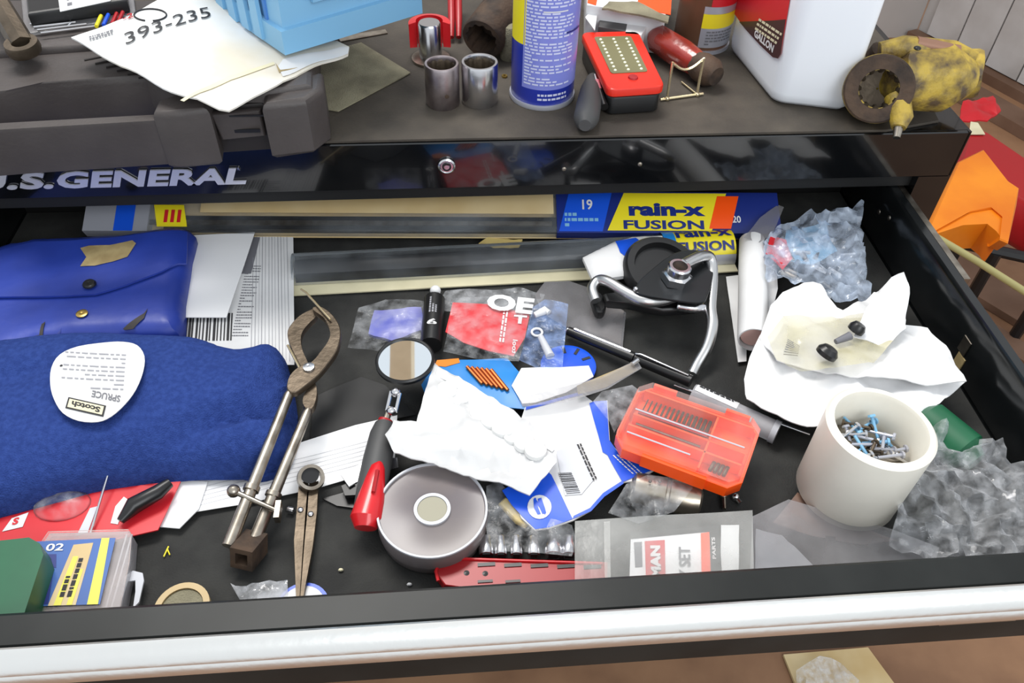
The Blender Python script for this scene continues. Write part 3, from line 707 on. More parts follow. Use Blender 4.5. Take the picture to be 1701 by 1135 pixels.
# tiny debris
for i, (px, py, m, c) in enumerate(((265, 868, 'white', 'tiny white crumb near the envelope corner'), (680, 972, 'white', 'tiny white crumb in front of the round case'), (566, 948, 'cream', 'tiny pale crumb right of the divider legs'))):
    tag(mk('crumb', G().ball(W(px, py-1, .0015), .0017, 1.2, .8, .8, 8), m), c, 'crumb')
tag(mk('straw_bit', G().tube([W(272, 925, .0015), W(280, 908, .002)], .0006, 6).tube([W(278, 912, .0015), W(282, 922, .0015)], .0005, 6), 'yellow'), 'tiny forked yellow straw on the black liner', 'straw')
# inspection mirror
t = thing('inspection_mirror', W(640, 740, 0), 'round inspection mirror with a red and black handle', 'mirror')
mc = W(673, 600, .040); rr = (W(720, 600, .040)-W(627, 600, .040)).length/2
ax = V((-.02, -.06, 1)).normalized()
mk('mirror_rim', G().lathe([(0, -.004), (rr*.96, -.004), (rr*1.06, -.001), (rr*1.06, .002), (rr*1.0, .0032), (rr*.955, .0028), (rr*.955, .001), (0, .001)], mc, ax, 56), 'dark', t)
mk('mirror_glass', G().lathe([(0, .0012), (rr*.95, .0012), (rr*.95, .0016), (0, .0016)], mc, ax, 56, sm=False), 'mirror', t)
j0, j1 = W(657, 652, .036), W(650, 676, .031)
mk('ball_joint', G().ball(j0, .0042), 'chrome', t); mk('ball_joint', G().ball(j1+V((0, -.004, -.001)), .0042), 'chrome', t)
sd = (j1-j0).normalized().cross(V((0, 0, 1)))*.0042
for s_ in (-1, 1): mk('link_plate', G().tube([j0+sd*s_-V((0, 0, 0)), j1+sd*s_+V((0, -.004, -.001))], .0016, 8), 'chrome', t)
c0, c1 = W(645, 686, .028), W(638, 706, .025)
mk('shaft', G().tube([j1, c0, c1], [.0026, .003, .0034], 12), 'steel', t)
mk('collar', G().tube([c0.lerp(c1, .6), c1], .0062, 14), 'redd', t)
hp = [W(638, 705, .024), W(636, 722, .023), W(628, 760, .021), W(620, 800, .020), W(612, 850, .020), W(607, 872, .019)]
mk('handle', G().tube([V(p) for p in hp], [.0078, .0108, .0118, .0122, .0118, .0070], 20), 'grey', t)
hr = [W(612, 790, .0245), W(611, 800, .0245), W(609, 830, .0225), W(606, 860, .020), W(604, 876, .0185), W(603, 884, .018)]
mk('grip_inlay', G().tube([W(631, 768, .0285), W(627, 778, .028), W(622, 800, .026), W(616, 830, .0235), W(609, 862, .0205), W(607, 878, .0185)], [.0028, .0062, .0085, .0108, .0128, .0085], 20), 'red', t)
mk('grip_logo', G().tube([W(627, 782, .0350), W(620, 818, .0350)], .0017, 8), 'redd', t)
# steel strap end under the mirror
t = thing('steel_strap', W(590, 800, 0), 'short flat steel strap end beside the mirror handle', 'strap')
mk('strip', G().prism(PX([(572, 786), (612, 766), (660, 762), (662, 778), (612, 792), (582, 808)], .010), V((0, 0, .0012))), 'chrome', t)
mk('white_tab', G().prism(PX([(566, 790), (576, 783), (590, 804), (580, 810)], .0115), V((0, 0, .0012))), 'white', t)
mk('black_end', G().prism(PX([(568, 812), (588, 803), (603, 812), (592, 827), (574, 828)], .006), V((0, 0, .004))), 'dark', t)
tag(mk('black_wedge', G().prism(PX([(536, 830), (600, 812), (620, 850), (560, 842)], .0005), V((0, 0, .0015))), 'dark'), 'flat black plastic offcut under the steel strap', 'offcut')
# black sheet behind mirror, standing in for the bare dark liner there
s = Sheet([(520, 660), (600, 625), (640, 640), (690, 690), (640, 700), (516, 728)], z=.003, amp=.002, freq=20)
tag(mk('liner_patch', s.geo(.008, .0008), 'darkm'), 'flat black sheet standing in for dark liner between the pliers and the mirror joint', 'film')
# round clear case
zc = .026; c = W(718, 846, zc); r_ = (W(811, 846, zc)-W(625, 846, zc)).length/2
c = V((c.x, c.y, 0))
t = thing('round_case', c, 'round frosted clear plastic case with raised centre hub', 'case')
mk('body', G().lathe([(0, .0), (r_*.93, .0), (r_*.97, .003), (r_*.97, .0112), (0, .0112)], c, seg=64), 'casefrost', t)
mk('lid', G().lathe([(r_*.9, .0115), (r_*1.0, .0115), (r_*1.0, zc-.002), (r_*.98, zc), (r_*.955, zc), (r_*.94, zc-.0015), (r_*.35, zc-.0015), (r_*.33, zc-.001), (0, zc-.001)], c, seg=64), 'casefrost', t)
mk('rim_ring', G().lathe([(r_*.95, zc), (r_*.995, zc), (r_*.99, zc+.0014), (r_*.955, zc+.0014), (r_*.95, zc)], c, seg=64), 'frost', t)
mk('hub', G().lathe([(r_*.27, zc-.001), (r_*.33, zc-.001), (r_*.33, zc+.0008), (r_*.27, zc+.0008), (r_*.27, zc-.001)], c, seg=40), 'frost', t)
mk('hub_disc', G().lathe([(0, zc-.0006), (r_*.265, zc-.0006), (r_*.265, zc), (0, zc)], c, seg=40), mat('dull_hub_card', (150, 146, 126), .5), t)

t = tag(mk('beige_scrap', Sheet([(795, 404), (812, 396), (840, 394), (868, 397), (862, 406), (820, 410)], z=.010, amp=.004, freq=40).geo(.004, .003), 'foam'), 'crumpled beige scrap lying between the two wiper packages', 'scrap')
def flat(g):
    g.sm = [False]*len(g.sm); return g
# ------------------------------------------------------------------ drawer, middle and right part
# clear bag with violet contents
s = Sheet([(578, 580), (596, 512), (640, 498), (735, 500), (722, 575), (640, 584)], z=.010, amp=.003, freq=24, ridged=.001)
t = thing('violet_bag', s.at(650, 540), 'clear bag with violet-blue contents behind the round mirror', 'bag')
ss = Sheet([(612, 555), (622, 516), (700, 512), (706, 545), (650, 566)], z=.006, amp=.004, freq=30)
mk('contents', ss.geo(.006, .003), mat('violet_cloth', (84, 92, 182), .5, c2=(128, 128, 190), vs=30), t)
mk('film', s.geo(.006, 0), 'clearbag', t)
# black tube with white mark
t = thing('black_bottle', W(725, 530, 0), 'small black tube with a white figure 6, left of the red card', 'tube')
a, b = W(716, 574, .012), W(722, 498, .012)
mk('body', G().tube([a, b], .0105, 18), 'dark', t)
mk('cap', G().ball(b+V((.001, .010, .003)), .0055), 'white', t)
def cyl(a, b, r, u0, v0, v1, w_):   # text wrapped on a tube lying flat
    x = (b-a).normalized(); n = V((0, 0, 1)); y = n.cross(x)
    def f(u, v, w=0):
        th = (v-.5)*w_; return a+(b-a)*(u0+(v1-u0)*u) if False else a+(b-a)*(v0+(v1-v0)*u)+(y*math.sin(th)+n*math.cos(th))*(r+.0004+w)
    return f
text('lettering', '6', lambda u, v, w=0: cyl(a, b, .0105, 0, .28, .40, .9)(v, 1-u, w), 'white', t, bold=.03)
bars('small_print', cyl(a, b, .0105, 0, .55, .9, .8), 3, 'inkl', t, True, 2)
# grey film pieces at back
s = Sheet([(888, 492), (905, 468), (945, 466), (985, 480), (1040, 520), (1034, 580), (985, 560), (940, 545), (900, 520)], z=.006, amp=.002, freq=20)
t = thing('grey_film_bag', s.at(990, 530), 'grey translucent bag behind the red card, below the bent steel leg', 'bag')
mk('film', s.geo(.006, 0), 'greyfilm', t)
mk('grey_plate', Sheet([(985, 500), (1036, 516), (1031, 572), (975, 548)], z=.003).geo(.008, .001), mat('warm_grey_card', (108, 98, 92), .5), t)
s = Sheet([(720, 512), (740, 484), (860, 478), (905, 490), (895, 520), (760, 520)], z=.007, amp=.003, freq=26)
tag(mk('film_flap', s.geo(.006, 0), 'clearbag2'), 'thin clear film flap sticking out above the red card', 'film')
# blue round lid + orange-blue pack + white slip
t = thing('slotted_disc', W(950, 600, 0), 'bright blue round plastic disc with notches half under the zip bags', 'disc')
c = W(944, 608, .004); r_ = .026
mk('disc', G().lathe([(0, 0), (r_, 0), (r_, .003), (r_*.85, .004), (0, .004)], V((c.x, c.y, .002)), seg=40), 'blue', t)
for k in range(3):
    an = R(20+k*38); p = V((c.x+math.cos(an)*r_*.72, c.y+math.sin(an)*r_*.72, .0061))
    mk('slot', G().box(p, (.0042, .0014, .0004), V((math.cos(an), math.sin(an), 0)), V((-math.sin(an), math.cos(an), 0))), 'dark', t)
s = Sheet([(700, 640), (722, 603), (745, 598), (800, 596), (842, 594), (866, 622), (884, 660), (878, 680), (800, 672), (720, 690)], z=.012, amp=.002, freq=22)
t = tag(mk('copper_pin_pack', s.geo(.006, .001), 'bluel'), 'sky blue packet showing a row of copper pins', 'packet')
s.patch('orange_tab', [(722, 608), (726, 599), (762, 596), (764, 603), (740, 610)], 'orangebg', t)
for k in range(6):
    a_, b_ = (776+k*8.0, 612+k*1.0), (801+k*8.5, 640+k*2.2); p, q = s.at(*a_), s.at(*b_)
    mk('copper_pin', G().tube([p+V((0, 0, .002)), q+V((0, 0, .002))], .0017, 8), 'copper', t)
s = Sheet([(850, 640), (866, 612), (978, 608), (986, 626), (940, 652), (890, 668), (868, 670)], z=.0155, amp=.0015, freq=16)
tag(mk('white_slip', s.geo(.007, .0008), 'white2'), 'white paper slip between the sky blue packet and the blue disc', 'paper slip')
# red card in clear bag with white lettering
s = Sheet([(736, 585), (742, 560), (752, 497), (810, 492), (872, 490), (884, 520), (862, 600), (800, 598)], z=.019, amp=.0018, freq=18)
t = thing('red_card_bag', s.at(810, 540), 'red card with white lettering inside a clear bag, centre back', 'bag')
sc = Sheet([(740, 553), (752, 503), (814, 505), (880, 522), (872, 560), (853, 591), (812, 583), (770, 570)], z=.0165, amp=.0015, freq=14)
mk('red_card', sc.geo(.006, .001), 'redp', t)
text('lettering', 'OE', sc.uv((806, 516), (884, 526), (812, 490), .0025), 'white', t, bold=.05)
text('lettering', 'T', sc.uv((852, 538), (874, 540), (854, 524), .001), 'white', t, bold=.04)
bars('small_print', sc.uv((828, 568), (836, 512), (838, 570), .0008), 2, 'white', t, True, 5)
text('lettering', 'tool', sc.uv((850, 588), (852, 565), (858, 589), .0008), 'white', t)
mk('film', s.geo(.006, 0), 'clearbag', t)
# blue tinted zip bag with white fitting
s = Sheet([(862, 600), (868, 580), (885, 510), (905, 498), (944, 505), (934, 614), (890, 612)], z=.020, amp=.003, freq=26)
t = thing('blue_zip_bag', s.at(910, 560), 'bluish clear zip bag holding a white plastic fitting', 'zip bag')
mk('fitting_cap', G().tube([W(888, 524, .020), W(906, 516, .022), W(912, 520, .022)], [.003, .0045, .003], 12), 'white', t)
mk('fitting_ring', G().tube([W(892, 552, .0215)+V((math.cos(k*.5236)*.005, math.sin(k*.5236)*.005, 0)) for k in range(13)], .0012, 8), 'white', t)
mk('fitting_stem', G().tube([W(898, 560, .021), W(914, 592, .021)], [.003, .0042], 12), 'frost', t)
mk('film', s.geo(.006, 0), 'clearblue', t)
# telescoping pen magnet and long rod
a, b = W(944, 550, .010), W(1148, 634, .016)
t = thing('telescoping_pen', a, 'slim black and chrome telescoping pickup pen lying behind the orange bit case', 'pickup pen')
mk('sleeve', G().tube([a, a.lerp(b, .55)], [.0045, .0052], 14), 'dark', t)
mk('chrome_strip', G().tube([a.lerp(b, .05)+V((0, .001, .0045)), a.lerp(b, .52)+V((0, .001, .0048))], .0016, 8), 'chrome', t)
mk('clip', G().tube([a.lerp(b, .56)+V((0, 0, .006)), a.lerp(b, .6)+V((0, 0, .008)), a.lerp(b, .97)+V((0, 0, .006))], .0013, 8), 'chrome', t)
mk('barrel', G().tube([a.lerp(b, .56), b], [.0052, .0058], 14), 'dark', t)
mk('pen_tip', G().ball(a, .0042), 'chrome', t)
a, b = W(1120, 640, .006), W(1345, 722, .006)
tag(mk('steel_rod', G().tube([a, b], .0016, 10), 'chrome'), 'thin bright steel rod running from the orange case to the ivory cup', 'rod')
# bag-edge strip (brown and clear) across
t = thing('clear_strip_pack', W(960, 650, 0), 'narrow clear sleeve with a tan card end lying across the white packet', 'sleeve')
s = Sheet([(868, 676), (862, 662), (1000, 626), (1058, 598), (1066, 612), (1010, 646), (940, 668)], z=.030, amp=.001, freq=14)
mk('film', s.geo(.006, 0), 'greyfilm', t)
mk('tan_end', Sheet([(960, 655), (958, 641), (1050, 603), (1060, 614), (1005, 644)], z=.0285).geo(.008, .0006), 'tape', t)
mk('hook', G().tube([W(1050, 605, .033), W(1060, 598, .034)], .0022, 8), 'chrome', t)
# blue and white packet
s = Sheet([(846, 812), (858, 720), (872, 676), (965, 652), (986, 668), (1009, 666), (1013, 735), (1030, 755), (1088, 780), (1060, 800), (1033, 803), (1004, 823), (982, 848), (952, 864), (912, 877), (889, 881), (866, 860)], z=.0215, amp=.0025, freq=15)
t = tag(mk('blue_white_packet', s.geo(.006, .0015), 'white'), 'blue and white plastic packet with barcode label and round logo', 'packet')
s.patch('blue_corner', [(834, 816), (900, 775), (916, 790), (951, 863), (912, 877), (889, 880), (850, 840)], 'blue', t, .0008)
s.patch('blue_side', [(979, 671), (986, 668), (1008, 667), (1012, 732), (1028, 755), (1088, 780), (1034, 802), (1009, 757), (1001, 752)], 'blue', t, .0008)
s.patch('blue_edge', [(873, 682), (874, 677), (965, 652), (968, 656)], 'blue', t, .0008)
s.patch('blue_edge', [(951, 863), (953, 858), (980, 845), (1002, 820), (1033, 800), (1036, 804), (1004, 826), (982, 850)], 'blue', t, .0008)
s.patch('logo_disc', [(896+20*math.cos(k*.314), 844+20*math.sin(k*.314)) for k in range(20)], 'white', t, .0014)
s.patch('logo_mark', [(886, 832), (890, 829), (894, 846), (898, 856), (893, 857), (887, 846)], 'blue', t, .0018)
s.patch('logo_mark', [(893, 831), (899, 829), (905, 846), (907, 854), (901, 856), (896, 845)], 'blue', t, .0018)
s.patch('logo_mark', [(886, 832), (888, 829), (907, 853), (905, 857)], 'blue', t, .0018)
s.patch('barcode_label', [(924, 752), (957, 735), (986, 798), (966, 822), (938, 824)], 'frost', t, .0008)
vbars('barcode', s.uv((962, 822), (928, 790), (940, 824), .0012), 14, 'ink', t, 4, .6) if False else vbars('barcode', s.uv((941, 822), (926, 786), (964, 820), .0012), 13, 'ink', t, 4, .5)
bars('small_print', s.uv((957, 740), (984, 800), (966, 738), .0012), 2, 'ink', t, True, 4)
bars('small_print', s.uv((1016, 758), (1050, 790), (1036, 756), .0012), 3, 'white', t, True, 5, .35)
# white moulded tray paper
s = Sheet([(722, 606), (790, 645), (860, 690), (925, 744), (924, 772), (880, 820), (800, 797), (730, 775), (655, 757), (640, 726), (655, 700), (692, 700)], z=.036, amp=.004, freq=22, ridged=.0028, creases=[((650, 750), (910, 790), .006, .006), ((700, 640), (780, 690), -.005, .006)])
t = tag(mk('blister_sheet', s.geo(.0045, .0012), mat('moulded_white_plastic', (206, 206, 206), .35, coat=.3)), 'crumpled white moulded blister sheet with a row of round pockets', 'blister sheet')
for k in range(9):
    px, py = 742+k*18.5, 648+k*12.5; c = s.at(px, py)
    mk('pocket', G().lathe([(.0092, -.002), (.0088, .0018), (.0068, .0036), (.0046, .0016), (0, .0002)], V((c.x, c.y, c.z)), seg=18), 'pocketw', t)
s.patch('fold', [(728, 612), (921, 748), (917, 752), (724, 622)], 'white2', t, .001)
# orange bit case
zt_ = .050; th_ = .022
BL, BR, TLc = W(1017, 728, zt_), W(1232, 808, zt_), W(1068, 627, zt_)
TRc = BR+(TLc-BL)
f = lambda u, v, z=0: BL+(BR-BL)*u+(TLc-BL)*v+V((0, 0, z))
t = thing('bit_case', f(.5, .5, -th_), 'orange drill bit case with clear hinged lid', 'bit case')
def cut(e=.0, k=.09): 
    return [f(k, e), f(1-k, e), f(1-e*.6, k*1.6), f(1-e*.6, 1-k*1.6), f(1-k, 1-e), f(k, 1-e), f(e*.6, 1-k*1.6), f(e*.6, k*1.6)]
lw = lambda P, z: [p+V((0, 0, z)) for p in P]
g = G(); g.rings([lw(cut(.03), -th_), lw(cut(.0), -th_+.002), lw(cut(.0), -.009), lw(cut(.04), -.009), lw(cut(.05), -.016)], cap1=True, sm=False)
mk('base', g, 'orange', t)
g = G().rings([lw(cut(.005), -.0085), lw(cut(.005), -.0015), lw(cut(.03), .0), lw(cut(.03), .0)], cap0=False, sm=False)
mk('lid', g, 'clearlid', t)
D = (BR-BL).normalized(); E_ = (TLc-BL).normalized(); Wd = (BR-BL).length; Hd = (TLc-BL).length
def inbox(name, u0, u1, v0, v1, z0, z1, m):
    g = G(); g.rings([[f(u0, v0, z0), f(u1, v0, z0), f(u1, v1, z0), f(u0, v1, z0)], [f(u0, v0, z1), f(u1, v0, z1), f(u1, v1, z1), f(u0, v1, z1)]], sm=False); return mk(name, g, m, t)
for v in (.30, .47, .86): inbox('divider', .06, .95, v-.012, v+.012, -.0155, -.003, 'orange')
inbox('divider', .66, .675, .06, .84, -.0155, -.003, 'orange')
inbox('bit_rack', .08, .64, .54, .60, -.0155, -.006, 'redd')
for k in range(15):
    u = .10+k*.037; r1 = .0006+k*.00007
    mk('drill_bit', G().tube([f(u, .50, -.0085), f(u+.004, .64, -.0085), f(u+.006, .80, -.0085)], [r1, r1*1.1, r1*.9], 6), 'rust', t)
for k in range(2): mk('long_bit', G().tube([f(.1, .36+.05*k, -.009), f(.62, .36+.05*k, -.009)], .0010, 6), 'steel', t)
for k in range(4):
    mk('small_screw', G().tube([f(.75+.035*k, .16, -.0105), f(.76+.035*k, .30, -.0105)], .0016, 8), 'steeld', t)
mk('latch', G().box(f(.50, -.012, -.011), (.026, .0022, .0065), D, E_), 'orange', t)
mk('lid_rib', G().tube([f(.06, .50, .0006), f(.93, .50, .0006)], .0007, 6), 'frost', t)
mk('lid_rib', G().tube([f(.08, .15, .0006), f(.58, .15, .0006)], .0007, 6), 'frost', t)
text('embossed_lettering', 'BITS', plane(f(.40, .03, 0), f(.60, .03, 0), f(.40, .10, 0), .0004), 'frost', t) if False else None
for u in (.2, .8): mk('hinge', G().box(f(u, 1.005, -.008), (.01, .0016, .004), D, E_), 'orange', t)
# clear tube with label behind the bit case
a, b = W(1150, 655, .010), W(1282, 715, .010)
t = thing('clear_tube', a, 'clear plastic tube with white label lying behind the orange bit case', 'tube')
mk('body', G().tube([a, b], .0098, 20), 'tubec', t)
mk('end_cap', G().tube([b, b+(b-a).normalized()*.005], .0106, 20), 'frost', t)
def cy(a, b, r, u0, u1, t0, t1):
    x = (b-a).normalized(); n = V((0, 0, 1)); y = n.cross(x)
    def f(u, v, w=0):
        th = t0+(t1-t0)*v; return a+(b-a)*(u0+(u1-u0)*u)+(y*math.sin(th)+n*math.cos(th))*(r+.0003+w)
    return f
quad('white_label', cy(a, b, .0099, .02, .55, -.3, 1.2), 'white', t, 1, 6)
bars('small_print', cy(a, b, .0104, .05, .5, .2, 1.0), 3, 'ink', t, True, 6)
# bullet-shaped metal tube
a, b = W(1046, 808, .014), W(1165, 834, .014)
t = thing('metal_sleeve', a, 'dull nickel metal sleeve with a rounded end under the orange case', 'sleeve')
x = (b-a).normalized()
mk('body', G().tube([a, a+x*.004, a+x*.028, a+x*.029, a+x*.031, a+x*.032, b-x*.008, b-x*.002, b], [.008, .0125, .0135, .0125, .0125, .0135, .0138, .012, .008], 24), mat('dull_nickel', (176, 166, 150), .3, .9), t)
for px in (1080, 1096): mk('rivet', G().ball(W(px, 800, .030), .0014), 'steeld', t)
t = thing('loose_screw', W(1204, 830, 0), 'small loose screw on the liner before the orange case, left one of the pair', 'screw', None)
mk('shank', G().tube([W(1202, 824, .003), W(1203, 846, .003)], .0016, 8), 'steel', t); mk('head', G().ball(W(1202, 824, .003), .0028), 'steel', t)
t = thing('loose_screw', W(1228, 832, 0), 'bright little bolt right of the loose screw before the orange case', 'bolt', None)
mk('shank', G().tube([W(1222, 826, .003), W(1230, 836, .003)], .002, 8), 'chrome', t); mk('head', G().ball(W(1222, 826, .003), .0034), 'chrome', t)
# red socket rail with six sockets
a, b = W(742, 951, .005), W(1000, 951, .005)
a.y = b.y = (a.y+b.y)/2
x = (b-a).normalized(); y = V((0, 0, 1)).cross(x)
rp = PX([(722, 950), (725, 933), (738, 926), (770, 926), (1010, 934), (1010, 975), (770, 977), (738, 972)], .012)
for p in rp: p.y = max(p.y, YF+.002)
t = thing('socket_rail', (a+b)/2, 'red plastic socket rail with dark slots along the drawer front', 'socket rail')
mk('rail_body', G().prism([p-V((0, 0, .0105)) for p in rp], V((0, 0, .0105)), .0012), 'redd', t)
for k in range(5):
    p = W(808+k*44, 938+k*1.0, .0124); mk('slot', G().box(p, (.0065, .0014, .0004)), 'dark', t)
for k, (px, py) in enumerate(((775, 952), (806, 953))):
    mk('hole', G().lathe([(0, 0), (.0022, 0), (0, .0004)], W(px, py, .0121), seg=12), 'dark', t)
for k in range(2): mk('slot', G().box(W(806+k*46, 966, .0124), (.0055, .001, .0004)), 'dark', t)
mk('rail_lip', G().tube([p+V((0, 0, .0003)) for p in PX([(728, 966), (724, 950), (730, 934), (760, 929), (1000, 937)], .012)], .0013, 8), 'red', t)
lab = ['first socket from the left', 'second socket from the left', 'third socket from the left', 'fourth socket from the left', 'fifth socket from the left', 'rightmost socket']
for k, px in enumerate((808, 832, 858, 887, 919, 945)):
    a, b = W(px, 923, .0085), W(px-1, 893, .0085); r_ = (.0058, .005, .005, .005, .0072, .006)[k]
    x = (b-a).normalized()
    t = thing('small_socket', V((a.x, a.y, .0)), 'short chrome socket lying behind the red rail, '+lab[k], 'socket', 'small sockets behind the red rail')
    mk('socket_body', G().tube([a, a+x*.001, a+x*.008, a+x*.009, b-x*.001, b], [r_*.92, r_, r_, r_*.93, r_*.93, r_*.85], 18), 'chrome', t)
    mk('square_drive', G().box(a-x*.0003, (r_*.5, .0004, r_*.5), x.cross(V((0, 0, 1))), x), 'dark', t)
tag(mk('foam_plug', G().prism(PX([(828, 842), (838, 832), (856, 838), (880, 872), (872, 880), (856, 872)], .012), V((0, 0, .006)), .002), 'foam'), 'pale yellow foam scrap under the clear film by the blue logo', 'foam')
s = Sheet([(808, 810), (830, 800), (870, 850), (950, 872), (958, 900), (950, 924), (812, 915), (806, 860)], z=.021, amp=.0025, freq=24, ridged=.0008)
tag(mk('socket_bag', s.geo(.006, 0), 'clearbag'), 'clear film bag over the small sockets and foam scrap', 'bag')
# zip bag with printed card
s = Sheet([(955, 866), (1100, 856), (1250, 848), (1252, 955), (1252, 1010), (958, 1010)], z=.030, amp=.0012, freq=14)
t = thing('card_zip_bag', s.at(1100, 920), 'grey clear zip bag holding a red, white and black printed card', 'zip bag')
cd = Sheet([(1048, 890), (1192, 876), (1200, 1010), (1050, 1010)], z=.0275)
mk('card', cd.geo(.012, .0006), 'white2', t)
cd.patch('black_border', [(1048, 896), (1047, 886), (1194, 874), (1202, 1000), (1184, 1000), (1176, 884)], 'dark', t, .0005)
cd.patch('red_block', [(1071, 900), (1104, 898), (1106, 1000), (1074, 1000)], 'redp', t, .0006)
cd.patch('red_stripe', [(1164, 887), (1178, 885), (1182, 1000), (1166, 1000)], 'orange', t, .0008)
cd.patch('grey_block', [(1053, 902), (1066, 901), (1067, 942), (1055, 943)], 'inkg', t, .0006)
text('lettering', 'MAN', cd.uv((1098, 962), (1096, 908), (1081, 962), .0014), 'white', t, bold=.06)
text('lettering', 'KEY SET', cd.uv((1148, 985), (1146, 910), (1128, 985), .0011), 'inkg', t)
text('lettering', 'PARTS', cd.uv((1189, 930), (1187, 894), (1183, 930), .0012), 'white', t, bold=.03)
mk('film', s.geo(.006, 0), 'zip', t)
z_ = s.patch('zip_seal', [(1003, 868), (1013, 867), (1015, 1000), (1005, 1000)], 'zip', t, .0008, th=0)
mk('cotton_ball', Sheet([(1198, 872), (1228, 872), (1232, 990), (1202, 990)], z=.0285, amp=.002, freq=50).geo(.006, .001), 'white', t)
# grey bags to its right
s = Sheet([(1250, 858), (1310, 830), (1480, 880), (1560, 910), (1560, 990), (1252, 1005)], z=.020, amp=.002, freq=18)
t = thing('grey_bag', s.at(1380, 900), 'flat grey translucent bag along the drawer front, right of the printed card', 'bag')
mk('blister_part', Sheet([(1255, 880), (1300, 888), (1350, 940), (1345, 990), (1256, 990)], z=.012, amp=.003, freq=40).geo(.006, .001), 'frost', t)
mk('dark_bar', Sheet([(1372, 890), (1388, 892), (1388, 990), (1370, 990)], z=.014).geo(.01, .0008), 'dark', t)
mk('film', s.geo(.007, 0), 'greyfilm', t)
s = Sheet([(1284, 868), (1325, 818), (1420, 872), (1490, 898), (1430, 905), (1350, 890)], z=.008, amp=.001, freq=20)
tag(mk('brown_film', s.geo(.008, .0006), mat('brown_film', (134, 104, 84), .4, c2=(112, 100, 100), vs=14)), 'brownish film patch sticking out from under the ivory cup', 'film')
# pvc cup, tipped slightly
axc = V((.03, .02, 1)).normalized()
cb = W(1396, 828, .0); cb.z = .003
rt_, rb_ = .0405, .0395; hc = .084
t = thing('pvc_cup', V((cb.x, cb.y, 0)), 'ivory plastic cup with small screws inside, right side of the drawer', 'cup')
mk('body', G().lathe([(0, .0), (rb_*.93, .0), (rb_, .004), (rt_, hc*.96), (rt_, hc-.002), (rt_-.002, hc), (rt_-.006, hc), (rt_-.007, hc-.003), (rb_-.006, .006), (0, .006)], cb+V((0, 0, .006)), axc, 64), 'pvc', t)
rnd = random.Random(5); g2 = []
mk('filling', G().lathe([(0, .052), (.024, .052), (.032, .048), (.031, .008), (0, .008)], cb+V((0, 0, .006)), axc, 32).jitter(.003, 120), 'steel', t)
for k in range(34):
    an = rnd.uniform(0, 6.28); rr = rnd.uniform(0, .023); c = cb+V((0, 0, .006))+axc*(.053+rnd.uniform(0, .009))+V((math.cos(an)*rr, math.sin(an)*rr, 0))
    d = V((rnd.uniform(-1, 1), rnd.uniform(-.6, .6), rnd.uniform(-.2, .3))).normalized()*.010
    mk('screw', G().tube([c-d, c+d*.8, c+d*.82, c+d], [.0012, .0014, .0032, .0028], 8), ('chrome', 'silver', 'bluebin', 'steeld')[k % 4], t)
# green bottle and crumpled bag at the right
a, b = W(1530, 692, .020), W(1622, 768, .020)
tag(mk('green_bottle', G().tube([a, a.lerp(b, .1), a.lerp(b, .8), a.lerp(b, .9), b], [.012, .019, .019, .012, .009], 24), 'green'), 'green plastic bottle lying under crumpled clear bag at right wall', 'bottle')
s = Sheet([(1478, 905), (1484, 850), (1505, 800), (1520, 740), (1555, 700), (1600, 720), (1640, 740), (1660, 735), (1672, 760), (1720, 800), (1720, 930), (1640, 950), (1560, 950)], z=.034, ridged=.008, freq=26, amp=.006, seed=4)
tag(mk('crumpled_bag', flat(s.geo(.0045, 0)), 'clearbag2'), 'large crumpled clear plastic bag in the right front drawer corner', 'plastic bag')
# white crumpled papers
s = Sheet([(1240, 664), (1236, 630), (1243, 600), (1262, 560), (1290, 575), (1360, 598), (1480, 605), (1540, 600), (1604, 634), (1560, 672), (1520, 690), (1440, 700), (1330, 706), (1290, 690)], z=.030, amp=.006, freq=16, ridged=.0035, seed=9)
t = tag(mk('white_plastic_sheet', s.geo(.006, .001), 'white2'), 'crumpled white wrapping sheet behind the ivory cup', 'wrapping')
s = Sheet([(1262, 560), (1280, 508), (1300, 486), (1335, 470), (1364, 472), (1372, 500), (1400, 516), (1440, 495), (1480, 462), (1500, 455), (1508, 468), (1504, 540), (1540, 546), (1575, 590), (1604, 636), (1540, 640), (1400, 625), (1290, 600)], z=.040, amp=.006, freq=16, ridged=.0035, seed=5)
t = thing('paper_wrap_bag', s.at(1400, 560), 'white paper-backed clear bag with two black caps inside', 'bag')
mk('paper', s.geo(.006, .001), 'white', t)
mk('upright_flap', Sheet([(1418, 560, .048), (1440, 510, .058), (1480, 468, .075), (1500, 458, .082), (1509, 470, .078), (1505, 545, .052), (1470, 580, .046)], amp=.003, freq=16).geo(.005, .001), 'white2', t)
mk('stained_film', Sheet([(1290, 600), (1275, 560), (1300, 530), (1400, 525), (1450, 520), (1490, 560), (1450, 605), (1380, 615), (1330, 620)], z=.0475, amp=.004, freq=20, ridged=.002).geo(.005, 0), clear('stained_film', (206, 198, 158), .40, .2, 30, .5, .2), t)
for px, py, r_ in ((1420, 546, .0075), (1371, 586, .0095)):
    mk('black_cap', G().lathe([(0, 0), (r_, 0), (r_*1.02, .004), (r_*.7, .008), (0, .009)], W(px, py+4, .052), V((.5, .2, 1)), 18), 'dark', t)
mk('cap_stem', G().tube([W(1388, 568, .052), W(1412, 558, .054)], [.0025, .004], 10), 'inkg', t)
bars('printed_lines', s.uv((1298, 598), (1322, 600), (1306, 570), .006), 8, 'inkg', t, False, 3, .35)
tag(mk('rubber_nub', G().ball(W(1371, 584, .001), .0005), 'dark'), 'x', 'x') if False else None
